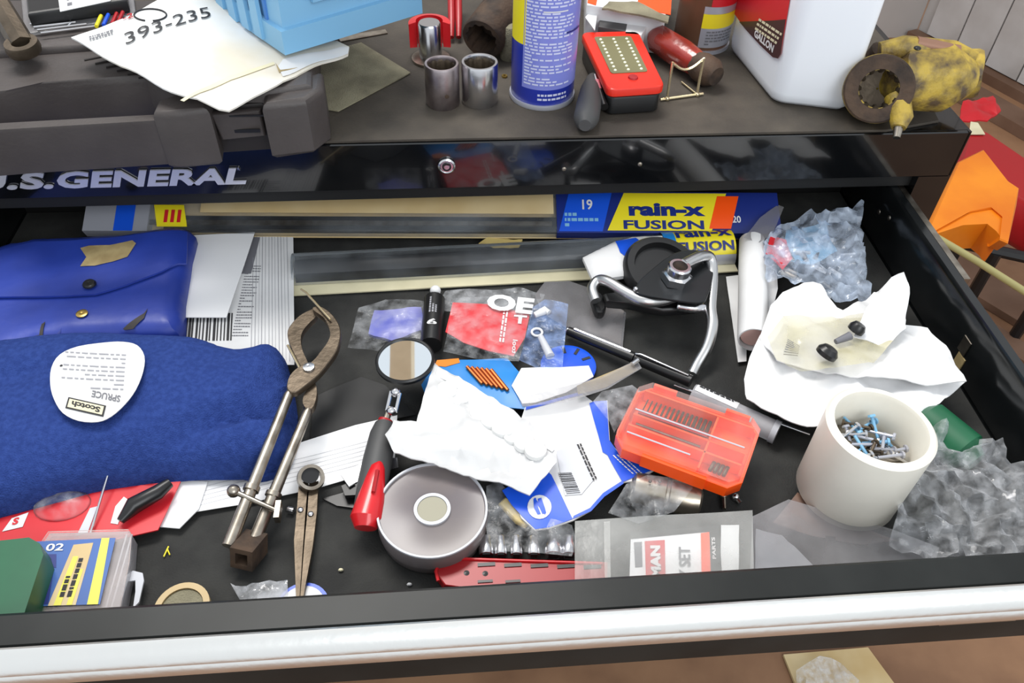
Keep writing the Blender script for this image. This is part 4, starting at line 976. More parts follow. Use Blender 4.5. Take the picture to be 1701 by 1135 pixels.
for i, (P, z, lbl) in enumerate((([(1206, 460), (1240, 456), (1240, 600), (1226, 602)], .004, 'narrow white paper strip standing left of the paper roll'), ([(1262, 600), (1250, 590), (1272, 430), (1290, 440), (1292, 480)], .012, 'white paper strip tucked right of the paper roll'))):
    tag(mk('narrow_paper', Sheet(P, z=z, amp=.001).geo(.008, .0006), 'white'), lbl, 'paper')
# rolled paper tube: hollow
a, b = W(1252, 560, .022), W(1249, 402, .022)
x = (b-a).normalized(); g = G(); n_ = V((0, 0, 1)); y_ = n_.cross(x); rs = []
r_ = .0145
t = thing('paper_roll', W(1250, 480, 0), 'rolled white paper tube lying front to back with a pinkish open end', 'paper roll')
for (L_, rr) in ((-.004, r_), (0, r_*1.02), (.05, r_), ((b-a).length*.7, r_*.97), ((b-a).length, r_*.93)):
    rs.append([a+x*L_+(y_*math.cos(k*2*math.pi/28)+n_*math.sin(k*2*math.pi/28))*rr*(1+.04*noise.noise(V((L_*30, k*.5, 1)))) for k in range(28)])
for (L_, rr) in (((b-a).length, r_*.85), (.05, r_*.9), (-.004, r_*.92)):
    rs.append([a+x*L_+(y_*math.cos(k*2*math.pi/28)+n_*math.sin(k*2*math.pi/28))*rr for k in range(28)])
rs.append(rs[0])
mk('tube', G().rings(rs, False, False), 'white', t)
mk('inner_liner', G().tube([a+x*.001, a+x*.04], r_*.84, 24), mat('pink_paper', (226, 186, 176), .6), t)
# bluish foil bag with red bit
s = Sheet([(1268, 468), (1268, 400), (1290, 378), (1330, 362), (1400, 352), (1432, 340), (1430, 420), (1446, 500), (1420, 505), (1370, 502), (1345, 470)], z=.034, ridged=.007, amp=.005, freq=26, seed=8)
t = thing('blue_parts_bag', s.at(1360, 430), 'crumpled bluish clear bag of small parts in the back right corner', 'bag')
mk('red_packet', Sheet([(1272, 420), (1280, 392), (1306, 398), (1316, 430), (1300, 448)], z=.033, amp=.002).geo(.006, .001), 'redp', t)
mk('blue_packet', Sheet([(1300, 430), (1305, 385), (1370, 370), (1390, 420), (1350, 440)], z=.026, amp=.004, freq=30).geo(.006, .001), 'bluebin', t)
rnd = random.Random(9)
for k in range(14):
    c = W(rnd.uniform(1310, 1420), rnd.uniform(420, 495), .024)
    d = V((rnd.uniform(-1, 1), rnd.uniform(-1, 1), 0)).normalized()*.008
    mk('small_part', G().tube([c-d, c+d], .003, 8), ('chrome', 'steel', 'dark')[k % 3], t)
mk('film', flat(s.geo(.0045, 0)), 'foil', t)
s = Sheet([(1235, 395), (1262, 362), (1292, 342), (1302, 345), (1285, 385), (1262, 402)], z=.036, amp=.003, freq=20)
tag(mk('film_corner', s.geo(.006, 0), 'greyfilm'), 'grey film corner at the right end of the wiper packages', 'film')
# white and blue squeeze tube
s = Sheet([(968, 428), (1020, 402), (1052, 394), (1100, 392), (1112, 430), (1060, 455), (985, 466)], z=.030, puff=.006, pr=.02)
t = tag(mk('squeeze_tube', s.geo(.005, .004), 'white'), 'white squeeze tube with blue shoulder lying on the wiper package', 'tube')
s.patch('blue_band', [(1022, 402), (1056, 396), (1068, 406), (1040, 428), (1030, 420)], 'blue', t, .0008)
# black strap-wrench disc with steel legs
t = thing('strap_wrench', W(1110, 470, 0), 'black round clamp tool with hex nut and bent bright steel legs', 'clamp tool')
c = W(1098, 452, .030)
mk('drum', G().lathe([(0, 0), (.036, 0), (.040, .003), (.040, .012), (.037, .016), (.030, .016), (.028, .010), (0, .010)], c+V((.0, .004, -.008)), V((.1, -.25, 1)), 48), 'dark', t)
pz = .052
pp_ = PX(SP2([(1058, 478), (1066, 462), (1120, 420), (1165, 416), (1182, 430), (1185, 455), (1176, 490), (1166, 502), (1130, 500), (1062, 488)]), pz)
mk('plate', G().prism([p-V((0, 0, .003)) for p in pp_], V((0, 0, .003)), .001), mat('black_plate', (38, 40, 42), .28, .4), t)
nc = W(1122, 466, pz)
nm = mk('hex_nut', G().lathe([(.006, 0), (.0135, 0), (.0135, .008), (.0112, .010), (.0112, .017), (.0100, .0185), (.0074, .0185), (.0070, .010), (.006, 0)], nc, V((.08, .0, 1)), 24, sm=False, fn=lambda k, s_, h_: 1 if h_ > .008 else (1/math.cos(((k*360/s_) % 60-30)*math.pi/180))*.93), 'chrome', t)
mk('nut_bore', G().lathe([(0, .009), (.0072, .009), (.0072, .0095), (0, .0095)], nc, V((.08, 0, 1)), 16), 'rust', t)
for px, py in ((1168, 432), (1056, 480)): mk('rivet', G().ball(W(px, py, pz+.001), .0024), 'chrome', t)
leg1 = [(1135, 440, .066), (1165, 426, .062), (1180, 430, .056), (1183, 460, .046), (1180, 510, .036), (1183, 540, .030), (1175, 575, .020), (1158, 606, .010), (1150, 622, .006)]
mk('steel_leg', G().tube(opn(PX(leg1, 0), 5), .0056, 14), 'satin', t)
leg2 = [(990, 500, .030), (984, 480, .034), (994, 466, .038), (1010, 468, .042), (1040, 486, .044), (1070, 500, .044), (1095, 500, .042), (1120, 494, .040)]
mk('steel_leg', G().tube(opn(PX(leg2, 0), 5), .0054, 14), 'satin', t)
leg3 = [(1125, 508, .036), (1150, 512, .036), (1170, 512, .034)]
mk('thread_stub', G().tube(opn(PX(leg3, 0), 8), [.0046+.0005*(k % 2) for k in range(17)], 12), 'chrome', t)
mk('lower_arm', G().prism(PX([(1000, 500), (1060, 490), (1120, 502), (1164, 508), (1160, 522), (1100, 528), (1040, 515), (1005, 512)], .020), V((0, 0, .010)), .003), 'dark', t)
mk('strap_end', G().prism(PX(SP2([(980, 500), (996, 498), (1006, 515), (1000, 530), (988, 528)]), .012), V((0, 0, .010)), .002), 'dark', t)
# second film on bit-case left edge
s = Sheet([(985, 668), (1000, 650), (1050, 640), (1065, 650), (1020, 720), (1012, 700)], z=.028, amp=.003, freq=20)
tag(mk('film_tail', s.geo(.006, 0), 'clearbag2'), 'clear film tail between the blue packet and the orange bit case', 'film')
s = Sheet([(1010, 852), (1040, 805), (1075, 790), (1160, 800), (1120, 850), (1060, 870)], z=.0315, amp=.002, freq=18)
tag(mk('film_sleeve', s.geo(.006, 0), 'clearbag'), 'clear film sleeve wrapped over the nickel metal sleeve', 'film')
# ------------------------------------------------------------------ things on top of the chest
# grey-black tool case
ZT = .200
t = thing('tool_case', W(200, 200, H), 'dark grey moulded plastic tool case with carrying handle slot, left on the chest', 'tool case')
def pxprism(name, px, zt, zb, m, parent, bev=.003):
    P = PX(px, zt); return mk(name, G().prism([p+V((0, 0, zb-zt)) for p in P], V((0, 0, zt-zb)), bev), m, parent)
pxprism('shell', [(-80, 160), (0, 152), (60, 138), (240, 128), (262, 138), (300, 150), (450, 150), (520, 140), (520, 20), (-80, 20)], ZT, H+.0005, 'case', t, .006)
pxprism('handle_bar', [(-80, 222), (0, 216), (262, 200), (262, 190), (0, 204), (-80, 210)], ZT-.012, H+.004, 'case', t, .003)
pxprism('handle_end', [(252, 186), (262, 164), (300, 152), (350, 152), (346, 180), (300, 186), (270, 188)], ZT-.003, H+.0005, 'case', t, .005)
pxprism('corner_block', [(434, 174), (438, 146), (500, 126), (536, 118), (537, 146), (508, 166)], ZT-.004, H+.0005, 'case', t, .006)
pxprism('latch_recess', [(340, 178), (345, 150), (440, 150), (438, 172)], ZT-.012, H+.001, 'cased', t, .002)
a, b = W(352, 184, ZT-.014), W(434, 177, ZT-.014)
lt = mk('latch', G().prism([a, b, b+V((0, 0, -.026)), a+V((.004, 0, -.026))], V((0, -.007, 0)), .002), 'case', t)
mk('latch_slot', G().box(((a+b)/2+V((.006, -.0074, -.018))), (.012, .0006, .0016)), 'dark', lt)
mk('latch_line', G().box(((a+b)/2+V((0, -.0074, -.003))), (.026, .0005, .0008)), 'dark', lt)
mk('pin_hole', G().lathe([(0, 0), (.007, 0), (.007, .003), (.005, .003), (.0045, .001), (0, .001)], W(284, 202, ZT-.022), V((-.3, -.9, .3)), 20), 'cased', t)
mk('red_tool_inside', G().tube([W(-60, 200, H+.012), W(250, 184, H+.012)], .008, 12), mat('faded_red', (156, 74, 62), .4), t)
mk('steel_tool_inside', G().tube([W(-60, 190, H+.022), W(250, 172, H+.022)], .0035, 10), 'steel', t)
for k in range(6):
    p, q = W(140+k*18, 100+k*6, ZT+.0006), W(200+k*18, 88+k*6, ZT+.0006)
    mk('grip_rib', G().tube([p, q], .0009, 6), 'cased', t)
pxprism('upper_step', [(-80, 92), (70, 80), (180, 72), (260, 60), (260, 0), (-80, 0)], ZT+.006, ZT-.004, 'case', t, .003)
# ring spanner / bar in the corner
a, b = W(-30, -40, ZT+.045), W(40, 78, ZT+.016)
t = thing('bar_wrench', b, 'grey steel bar wrench with hollow ring end, top left corner', 'wrench')
mk('bar', G().tube([a, a.lerp(b, .5), b], [.010, .0105, .011], 8), 'steeld', t)
ax_ = V((0, -.12, 1)).normalized()
mk('ring_end', G().lathe([(.0065, -.004), (.0140, -.004), (.0150, 0), (.0140, .006), (.0080, .006), (.0065, .003), (.0065, -.004)], b+V((0, -.002, .0)), ax_, 28), 'steeld', t)
mk('ring_bore', G().lathe([(0, .0), (.0066, 0), (0, .0006)], b, ax_, 20), 'dark', t)
# clear blister box behind with black device and label
t = thing('blister_box', W(150, 40, ZT), 'clear blister pack with black insert and white label behind the envelope', 'blister pack')
pxprism('tray', [(40, 56), (226, 28), (215, -60), (30, -60)], ZT+.010, ZT+.0065, 'greyfilm', t, .001)
pxprism('black_insert', [(45, 22), (210, -2), (200, -60), (36, -60)], ZT+.024, ZT+.010, 'dark', t, .003)
f_ = [W(100, 20, ZT+.0245), W(184, 2, ZT+.0245), W(182, -40, ZT+.0245), W(92, -40, ZT+.0245)]
mk('white_label', G().prism(f_, V((0, 0, .0006))), 'white', t)
bars('small_print', plane(W(112, 12, ZT+.0252), W(176, -2, ZT+.0252), W(110, -14, ZT+.0252)), 3, 'inkg', t, True, 3)
for k, (m, px) in enumerate((('yellow', 160), ('blue', 172), ('redd', 186), ('redd', 196))):
    mk('coloured_tip', G().tube([W(px, 44-k*2, ZT+.012), W(px+8, 26-k*2, ZT+.014)], .0018, 8), m, t)
for k in range(4): mk('glass_ridge', G().tube([W(50+k*6, 40+k*5, ZT+.0115), W(108+k*18, 34+k*3, ZT+.0115)], .0012, 6), 'chrome', t)
tag(mk('wire_clip', G().tube([W(110, 46, ZT+.009), W(118, 38, ZT+.012), W(114, 28, ZT+.010)], .0009, 6), 'chrome'), 'small bright wire clip at the tip of the envelope', 'clip')
# stained white envelope with handwriting
s = Sheet([(118, 62, ZT+.026), (205, 30, ZT+.026), (262, 0, ZT+.026), (330, -40, ZT+.02), (420, -40, ZT+.012), (480, 60, ZT+.006), (560, 68, ZT-.002), (580, 78, ZT-.004), (578, 92, ZT-.006), (500, 122, ZT+.001), (460, 142, ZT+.004), (380, 184, ZT+.003), (310, 160, ZT+.012), (200, 108, ZT+.022)], amp=.0015, freq=8, clip=False)
t = tag(mk('paper_envelope', s.geo(.008, .0015), 'envel'), 'stained white envelope with handwritten numbers under the light blue bin', 'envelope')
text('handwriting', '393-235', s.uv((210, 76), (352, 30), (206, 58), .0012), 'ink', t, bold=0)
g = G()
oc = (250, 26)
mk('drawn_circle', g.tube([s.at(oc[0]+27*math.cos(k*.2+1.9), oc[1]+10*math.sin(k*.2+1.9))+V((0, 0, .0008)) for k in range(30)], .0008, 6), 'ink', t)
text('handwriting', '-2', s.uv((205, 36), (222, 30), (204, 28), .0012), 'redd', t)
bars('pencil_mark', s.uv((150, 70), (190, 58), (148, 62), .0012), 2, 'inkg', t, True, 9)
s.patch('folded_edge', [(470, 100), (570, 78), (580, 80), (578, 90), (500, 116), (470, 128), (462, 112)], 'white', t, .0009)
s.patch('crease', [(300, 168), (380, 128), (455, 104), (457, 108), (384, 134), (306, 170)], 'cream', t, .0009)
s.patch('torn_corner', [(458, 106), (466, 118), (494, 114), (470, 120), (464, 122)], 'tape', t, .0012)
# light blue bin
ZB = ZT+.008
A, B, Cc = W(474, 92, ZB), W(322, -12, ZB), W(702, 22, ZB)
u = (B-A); v = (Cc-A); u.z = v.z = 0
t = thing('blue_bin', (A+B)/2, 'light blue ribbed plastic bin standing on the envelope', 'bin')
lu, lv = u.length*1.3, v.length; u.normalize(); v.normalize()
fl_ = lambda a, b, z: A+u*a+v*b+V((0, 0, z))
e = .004
g = G().rings([[fl_(0, 0, 0), fl_(0, lv, 0), fl_(lu, lv, 0), fl_(lu, 0, 0)], [fl_(0, 0, .022), fl_(0, lv, .022), fl_(lu, lv, .022), fl_(lu, 0, .022)], [fl_(e, e, .023), fl_(e, lv-e, .023), fl_(lu-e, lv-e, .023), fl_(lu-e, e, .023)], [fl_(e*2, e*2, .14), fl_(e*2, lv-e*2, .14), fl_(lu-e*2, lv-e*2, .14), fl_(lu-e*2, e*2, .14)]], sm=False)
mk('bin_body', g, 'bluebin', t)
for k in range(5):
    a_ = .030+k*.024
    mk('groove', G().box(fl_(a_, e-.0006, .06), (.0020, .0012, .06), u, v), 'bluebin2', t)
    mk('rib', G().box(fl_(a_+.012, -.001, .055), (.007, .002, .052), u, v), 'bluebin', t)
g = G().rings([[fl_(-.001+e, .035, .040), fl_(-.001+e, lv-.03, .040), fl_(-.0+e*1.6, lv-.03, .12), fl_(-.0+e*1.6, .035, .12)], [fl_(-.001, .035, .040), fl_(-.001, lv-.03, .040), fl_(.002, lv-.03, .12), fl_(.002, .035, .12)]], sm=False)
mk('window_frame', g, 'bluebin', t)
g = G().rings([[fl_(-.0012, .042, .046), fl_(-.0012, lv-.036, .046), fl_(.0015, lv-.036, .12), fl_(.0015, .042, .12)], [fl_(-.0022, .042, .046), fl_(-.0022, lv-.036, .046), fl_(.0005, lv-.036, .12), fl_(.0005, .042, .12)]], sm=False)
mk('window_panel', g, mat('grey_green_panel', (96, 130, 128), .3), t)
# tan abrasive sheet
P = PX([(538, 182), (562, 186), (682, 122), (600, 72), (530, 90)], H+.001)
tag(mk('abrasive_sheet', G().prism(P, V((0, 0, .0012))), 'sand'), 'worn grey-green abrasive sheet lying flat beside the tool case', 'abrasive sheet')
tag(mk('steel_sheet', G().prism(PX([(560, 62), (640, 50), (644, 56), (566, 70)], H+.0005), V((0, 0, .001))), 'steel'), 'thin steel sheet edge below the light blue bin', 'steel sheet')
# red clip with chrome socket
c = W(716, 102, H)
t = thing('magnet_holder', c, 'red plastic cup holder with chrome post behind the two sockets', 'holder')
g = G(); rs = []
for (rr, zz) in ((.0225, .012), (.0225, .038), (.0145, .040), (.0145, .012)):
    rs.append([c+V((math.cos(R(-12+k*12))*rr, math.sin(R(-12+k*12))*rr+.012, zz)) for k in range(18)])
rs.append(rs[0]); g.rings(rs, False, False, closed=False)
g.add([r[0] for r in rs[:4]], [(0, 1, 2, 3)]); g.add([r[-1] for r in rs[:4]], [(3, 2, 1, 0)])
mk('red_collar', g, 'red', t)
mk('chrome_post', G().lathe([(0, .004), (.0125, .004), (.0125, .040), (.011, .042), (0, .042)], c+V((0, .004, 0)), seg=32), 'chrome', t)
mk('foot', G().lathe([(0, 0), (.021, 0), (.021, .003), (.013, .004), (0, .004)], c+V((0, .004, 0)), seg=32), 'steel', t)
# two dark red tool handles
for px, lbl in ((750, 'dark red slim tool shaft, left one of the pair near the rusty pipe'), (762, 'dark red slim tool shaft, right one of the pair near the rusty pipe')):
    tag(mk('tool_shaft', G().tube([W(px, 62, H+.006), W(px, 30, H+.018), W(px-1, -30, H+.035)], [.003, .0042, .0045], 10), 'redd'), lbl, 'tool')
# rusty pipe with splined bore
a, b = W(800, 66, H+.024), W(868, -26, H+.045)
x = (b-a).normalized(); y = x.cross(V((0, 0, 1))).normalized(); n = y.cross(x)
t = thing('rusty_pipe', V((a.x, a.y, H)), 'brown rusty pipe with a ridged open end behind the sockets', 'pipe')
def tubering(L_, rr, spl=0, N_=48): return [a+x*L_+(y*math.cos(k*2*math.pi/N_)+n*math.sin(k*2*math.pi/N_))*(rr*(1+spl*(1 if (k//2) % 2 else -1))) for k in range(N_)]
mk('pipe_body', G().rings([tubering(.0, .0225), tubering(.002, .024), tubering(.09, .0235), tubering(.16, .023)], False, True), 'rust', t)
mk('ridged_bore', G().rings([tubering(.0, .0225), tubering(-.0005, .0175, .05), tubering(.03, .0165, .05), tubering(.031, .002)], False, True), 'rust', t)
# two sockets
def socket(px, py, r_, h_, lbl, m):
    c = W(px, py, H); t = thing('large_socket', c, lbl, 'socket')
    mk('socket_wall', G().lathe([(r_*.8, 0), (r_*.96, 0), (r_, .002), (r_, h_-.002), (r_*.96, h_), (r_*.84, h_), (r_*.80, h_-.002), (r_*.80, h_*.4), (r_*.8, 0)], c, seg=48), m, t)
    mk('bore_points', G().lathe([(r_*.80, h_-.003), (r_*.74, h_-.006), (r_*.74, .006), (0, .006)], c, seg=48, sm=False, fn=lambda k, s_, hh: 1.04 if (k % 4) < 2 else .97, caps=False), 'steeld', t)
    return c, t
c, t = socket(736, 180-9, .0172, .043, 'tarnished chrome socket standing upright, left of the upright pair', mat('lilac_tarnished_chrome', (190, 180, 182), .34, 1, c2=(160, 148, 150), vs=60))
mk('rust_spot', G().ball(c+V((.004, -.0170, .016)), .0022, 1, .12, 1), 'rust', t)
socket(797, 177-9, .0184, .043, 'shiny chrome socket standing upright, right of the upright pair', 'chrome')
tag(mk('loose_nut', G().lathe([(.0015, 0), (.0032, 0), (.0032, .002), (.0015, .002), (.0015, 0)], W(838, 128, H), seg=6, sm=False), 'brass'), 'tiny brass nut between the right socket and the blue can', 'nut')
# blue aerosol can
c = W(900, 157, H); r_ = .0335; hh = .215
t = thing('spray_can', c, 'blue and yellow aerosol can with dense pale print, standing centre back', 'aerosol can')
mk('can_body', G().lathe([(0, .003), (r_*.9, .003), (r_*.97, .006), (r_*.97, hh-.01), (r_*.9, hh), (0, hh)], c, seg=64), 'canblue', t)
mk('base_rim', G().lathe([(r_*.9, 0), (r_*1.0, 0), (r_*1.02, .002), (r_*1.0, .005), (r_*.9, .005), (r_*.9, 0)], c, seg=64), 'silver', t)
mk('top_dome', G().lathe([(r_*.9, hh), (r_*.8, hh+.008), (r_*.4, hh+.014), (0, hh+.014)], c, seg=40), 'silver', t)
def wrapf(c, r_, a0, a1, z0, z1):
    def f(u, v, w=0):
        a = R(a0+(a1-a0)*u); return V((c.x+math.sin(a)*(r_+w), c.y-math.cos(a)*(r_+w), c.z+z0+(z1-z0)*v))
    return f
quad('yellow_panel', wrapf(c, r_*.97+.0003, -85, -42, .065, hh-.012), 'yellow', t, 8, 1)
g = G(); ff = wrapf(c, r_*.97+.0003, -46, 74, .022, hh-.012)
quad('text_panel', ff, mat('lilac_panel', (126, 134, 212), .3, coat=.3), t, 20, 1)
bars('small_print', wrapf(c, r_*.97+.0006, -42, 46, .026, .175), 46, 'cantext', t, True, 12, .5, nu=24)
quad('white_bar', wrapf(c, r_*.97+.0008, -12, 30, .100, .1012), 'white', t, 8, 1)
quad('blue_bar', wrapf(c, r_*.97+.0010, 30, 66, .078, .0800), 'navy', t, 8, 1)
bars('bottom_print', wrapf(c, r_*.97+.0006, -15, 40, .010, .019), 2, 'cantext', t, True, 4, .5, nu=16)
# knob and pale nut left of the can
tag(mk('tan_knob', G().lathe([(0, 0), (.010, 0), (.011, .006), (.011, .03), (.007, .036), (0, .037)], W(846, 96, H), seg=20), 'sand'), 'small tan plastic knob half hidden behind the blue can', 'knob')
# grey rubber grip and slim black pen
a, b = W(974, 196, H+.0125), W(986, 132, H+.0105)
tag(mk('rubber_grip', G().tube([a-(b-a)*.18, a-(b-a)*.1, a, a.lerp(b, .3), a.lerp(b, .7), b], [.006, .010, .0125, .0125, .0115, .0075], 22), 'grey'), 'dark grey rubber tool grip lying in front of the blue can', 'grip')
t = thing('pen_light', W(994, 150, H), 'slim black pen with pink tip between the rubber grip and red work light', 'pen')
a, b = W(988, 124, H+.022), W(1004, 178, H+.012)
mk('barrel', G().tube([a.lerp(b, .5), b], [.0032, .0042], 12), 'dark', t)
mk('pink_sleeve', G().tube([a.lerp(b, .2), a.lerp(b, .5)], .0028, 12), mat('pink_plastic', (206, 116, 126), .3), t)
mk('tip', G().tube([a, a.lerp(b, .2)], [.0012, .002], 10), 'chrome', t)
# red work light
zt_ = H+.030
q0, q1, q2, q3 = W(1012, 148, zt_), W(1102, 142, zt_), W(1058, 52, zt_), W(968, 54, zt_)
t = thing('work_light', (q0+q2)/2-V((0, 0, .03)), 'red and black flat work light with rows of small lenses', 'work light')
ff = lambda u, v, w=0: (q0+(q1-q0)*u)*(1-v)+(q3+(q2-q3)*u)*v+V((0, 0, w))
rr_ = rrect(lambda u, v: ff(u, v), .14, 5, .5)
mk('body', G().prism([p-V((0, 0, .0295)) for p in rr_], V((0, 0, .020)), .003), 'dark', t)
mk('red_bumper', G().prism([p-V((0, 0, .009)) for p in rrect(lambda u, v: ff(u*1.06-.03, v*1.03-.015), .14, 5, .5)], V((0, 0, .009)), .002), mat('red_orange_plastic', (226, 44, 24), .3), t)
pn = mk('lens_panel', G().prism([p+V((0, 0, .0001)) for p in rrect(lambda u, v: ff(.16+.68*u, .24+.66*v), .08, 4, .6)], V((0, 0, .0006))), 'ledp', t)
for i in range(3):
    for j in range(10):
        p = ff(.26+.24*i, .29+.062*j, .0007)
        mk('lens', G().ball(p, .0017, 1, 1, .6, 8), 'lcd', pn)
mk('switch', G().lathe([(0, 0), (.0052, 0), (.0046, .0016), (0, .002)], ff(.52, .155, 0), seg=20), 'redd', t)
# wire stand
z0 = H+.002; t = thing('wire_stand', W(1130, 160, H), 'small bent brass-coloured wire stand with a curved rest', 'wire stand')
b0, b1 = W(1108, 164, z0), W(1158, 157, z0)
up_ = lambda p, h_: V((p.x, p.y+.002, p.z+h_))
hN = .040
cur = [up_(b0.lerp(b1, k/12), hN-.011*math.sin(math.pi*k/12)**.8) for k in range(13)]
mk('frame_wire', G().tube([b0, up_(b0, hN*.5), up_(b0, hN-.001)]+cur[1:-1]+[up_(b1, hN-.001), up_(b1, hN*.5), b1], .0014, 8), 'gold', t)
mk('base_wire', G().tube([b0+(b0-b1)*.22, b1+(b1-b0)*.20], .0014, 8), 'gold', t)
mk('back_leg', G().tube([b1, W(1132, 136, z0)], .0009, 8), 'gold', t)
for p in (b0, b1): mk('coil', G().ball(p, .0026), 'gold', t)
# dirty screwdriver with clear red handle
a, b = W(1084, 58, H+.020), W(1182, 122, H+.016)
t = thing('old_screwdriver', V((a.x, a.y, H)), 'grimy tool with clear red handle and brown end, behind the wire stand', 'screwdriver')
mk('handle', G().tube([a, a.lerp(b, .1), a.lerp(b, .5), a.lerp(b, .8)], [.008, .015, .016, .013], 10), 'jar', t)
mk('handle_core', G().tube([a.lerp(b, .1), a.lerp(b, .8)], .006, 10), 'redd', t)
mk('brown_end', G().tube([a.lerp(b, .72), a.lerp(b, .84), b+(b-a)*.0, b+(b-a)*.08], [.012, .0155, .0155, .010], 16), 'rust', t)
# boxes and packets behind
t = thing('orange_box', W(1080, 20, H), 'white and orange cardboard box end behind the red work light', 'box')
pxprism('carton', [(975, 8), (1106, 26), (1112, -50), (975, -50)], H+.045, H+.001, 'white', t, .001)
pxprism('orange_panel', [(1058, 12), (1114, 24), (1118, -40), (1066, -40)], H+.0458, H+.045, 'orange', t, 0)
pxprism('orange_strip', [(976, 4), (990, 8), (996, -20), (978, -20)], H+.0458, H+.045, 'orange', t, 0)
t = thing('grey_pack', W(1040, 45, H), 'grey and white rectangular packet lying behind the red work light', 'packet')
pxprism('grey_pad', [(994, 44), (1040, 52), (1046, 24), (1000, 14)], H+.030, H+.001, 'grey', t, .001)
pxprism('white_end', [(1038, 56), (1066, 58), (1078, 38), (1044, 26)], H+.030, H+.001, 'white', t, .001)
s = Sheet([(1000, 14, H+.05), (1040, 20, H+.048), (1110, 36, H+.046), (1112, 26, H+.046), (1060, 4, H+.05), (1012, 0, H+.05)], amp=.002, clip=False)
tag(mk('grey_band', s.geo(.006, .002), 'sand'), 'grey woven band lying over the white and orange box', 'strap')
tag(mk('white_flap', G().prism(PX([(972, 30), (982, 18), (992, 24), (988, 52)], H+.034), V((0, 0, .001))), 'white'), 'small white paper flap right beside the blue can', 'paper')
# brown spray can
c = W(1163, 70, H); r_ = .0315; hh = .19
t = thing('brown_can', c, 'weathered brown aerosol can with red, white and yellow label bands', 'aerosol can')
mk('can_body', G().lathe([(0, .003), (r_*.95, .003), (r_, .007), (r_, hh-.01), (r_*.9, hh), (0, hh)], c, seg=56), 'browncan', t)
mk('base_rim', G().lathe([(r_*.9, 0), (r_*1.03, 0), (r_*1.03, .004), (r_*.9, .004), (r_*.9, 0)], c, seg=56), 'silver', t)
quad('silver_band', wrapf(c, r_+.0003, -22, 86, .008, .030), 'silver', t, 16, 1)
quad('yellow_band', wrapf(c, r_+.0005, -22, 70, .030, .046), 'yellow', t, 16, 1)
quad('silver_band', wrapf(c, r_+.0003, -22, 86, .046, .054), 'silver', t, 16, 1)
quad('red_band', wrapf(c, r_+.0005, -10, 86, .054, .10), 'redp', t, 16, 1)
text('lettering', 'PENETRATING', wrapf(c, r_+.001, -34, 66, .064, .076), 'silver', t, bold=.03)
bars('small_print', wrapf(c, r_+.001, -10, 50, .011, .028), 5, 'inkg', t, True, 6, .5, nu=12)
quad('blue_panel', wrapf(c, r_+.0008, 0, 26, .085, .10), 'bluebin', t, 6, 1)
# white jug
P1, P2, P3 = W(1206, 78, H), W(1283, 176, H), W(1412, 190, H); P4 = P3+(P1-P2)
cen = (P1+P2+P3+P4)/4
def jugring(e, z, r=.16):
    out = []
    for u, v in ((0, 0), (1, 0), (1, 1), (0, 1)): pass
    g0 = lambda u, v: (P2+(P3-P2)*u)*(1-v)+(P1+(P4-P1)*u)*v
    for p in rrect(g0, r, 6, (P3-P2).length/(P1-P2).length):
        d = p-cen; out.append(cen+d*((d.length-e)/d.length)+V((0, 0, z)))
    return out
t = thing('white_jug', cen, 'large white plastic jug with red and black label, right back on the chest', 'jug')
mk('jug_body', G().rings([jugring(.012, 0), jugring(.006, .0015), jugring(.0015, .006), jugring(0, .014), jugring(0, .20), jugring(.006, .24), jugring(.03, .27), jugring(.055, .275)]), 'jug', t)
mk('jug_neck', G().lathe([(.02, .275), (.02, .30), (0, .30)], cen, seg=28), 'jug', t)
nrm = (P2-P1).cross(V((0, 0, 1))).normalized()
if nrm.dot(CAM-P1) < 0: nrm = -nrm
PP = P1+nrm*.0008
def lab(px): return [WP(a, b, PP, nrm) for a, b in px]
mk('label', G().prism(lab([(1221, 24), (1240, 50), (1262, 74), (1284, 95), (1292, 97), (1297, 90), (1312, 0), (1322, -60), (1215, -60)]), nrm*.0004), 'redp', t)
pq = P1+nrm*.0014
mk('label_foot', G().prism([WP(a, b, pq, nrm) for a, b in [(1228, 36), (1240, 50), (1262, 74), (1284, 95), (1292, 97), (1297, 90), (1305, 32), (1285, 34)]], nrm*.0003), mat('label_brown', (70, 44, 44), .4), t)
pr = P1+nrm*.002
def wl_(a, b, c_): return plane(WP(*a, pr, nrm), WP(*b, pr, nrm), WP(*c_, pr, nrm))
text('lettering', 'GALLON', wl_((1252, 60), (1283, 88), (1255, 48)), 'white', t, bold=.04)
bars('small_print', wl_((1253, 50), (1290, 76), (1262, 28)), 3, 'cream', t, True, 5, .5)
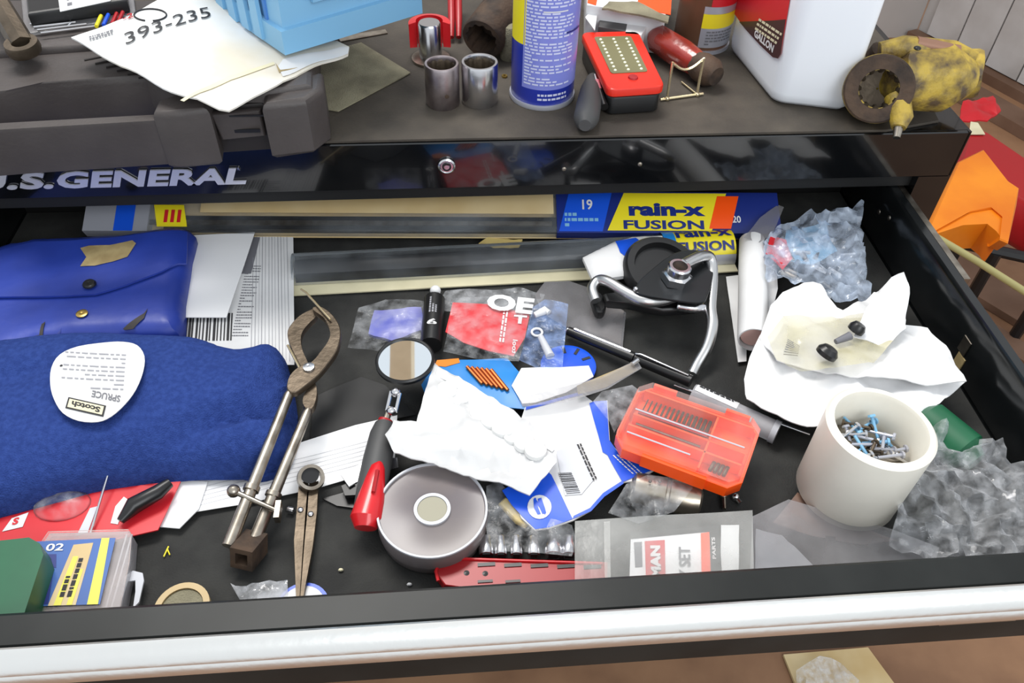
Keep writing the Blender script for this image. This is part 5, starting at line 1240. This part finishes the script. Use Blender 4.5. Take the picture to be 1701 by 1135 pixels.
# greasy yoke joint
c = W(1462, 150, H+.036); x = V((.80, .42, .10)).normalized(); xf = V((-.30, -.88, .30)).normalized()
t = thing('yoke_joint', W(1520, 160, H), 'greasy yellow-brown steel yoke joint with splined bore, right chest corner', 'yoke')
def spl(k, s_, h_): return 1.10 if (k % 4) < 2 else .92
fc = W(1460, 148, H+.040)
ya = V((-.42, -.80, .42)).normalized()
mk('hub', G().lathe([(.0175, .0), (.0300, .0), (.0325, -.003), (.033, -.016), (.030, -.050), (.024, -.060), (0, -.060)], fc, ya, 48, caps=False).jitter(.0005, 90), ['grease'], t)
mk('hub_face', G().lathe([(.0185, .0022), (.0305, .0022), (.0322, .0005), (.0322, -.002), (.0185, -.002), (.0185, .0022)], fc, ya, 48), 'rust', t)
mk('splined_bore', G().lathe([(.0186, .0020), (.0170, -.001), (.0165, -.03), (.001, -.031)], fc, ya, 48, sm=False, fn=lambda k, s_, h_: 1.0 if h_ > 0 else spl(k, s_, h_), caps=False), 'steeld', t)
y1 = W(1545, 110, H+.045); y2 = W(1618, 122, H+.040)
mk('yoke_body', G().tube([fc-ya*.062, W(1518, 130, H+.042), W(1560, 128, H+.040), W(1600, 128, H+.038)], [.018, .030, .034, .022], 24).jitter(.003, 60), 'grease', t)
ca = V((.86, -.42, .22)).normalized()
mk('ear_ring', G().lathe([(.012, .006), (.0215, .006), (.0235, .002), (.0235, -.014), (.018, -.018), (0, -.018)], y2, ca, 36).jitter(.0008, 90), 'grease', t)
mk('ear_bore', G().lathe([(.0125, .0062), (.0118, -.006), (0, -.006)], y2, ca, 28), 'dark', t)
mk('cross_arm', G().tube([W(1462, 84, H+.062), W(1500, 80, H+.066), W(1580, 88, H+.062), W(1620, 104, H+.052)], [.009, .012, .012, .009], 16).jitter(.002, 80), 'grease', t)
mk('bearing_cap', G().tube([W(1520, 72, H+.072), W(1590, 86, H+.066)], .0068, 16), mat('rusty_pink_steel', (150, 112, 92), .5, .3), t)
mk('oil_hole', G().ball(W(1524, 80, H+.079), .0035, 1, 1, .5), 'dark', t)
mk('left_ear', G().tube([W(1448, 96, H+.046), W(1462, 84, H+.056)], [.008, .010], 12), 'rust', t)
n0 = W(1497, 196, H+.020)
mk('grease_neck', G().tube([n0+V((0, .02, .012)), n0, n0+V((-.004, -.008, -.006))], [.012, .011, .007], 14), 'grease', t)
mk('grease_nipple', G().tube([n0+V((-.004, -.008, -.006)), n0+V((-.007, -.016, -.012))], [.0045, .0034], 10), 'steel', t)
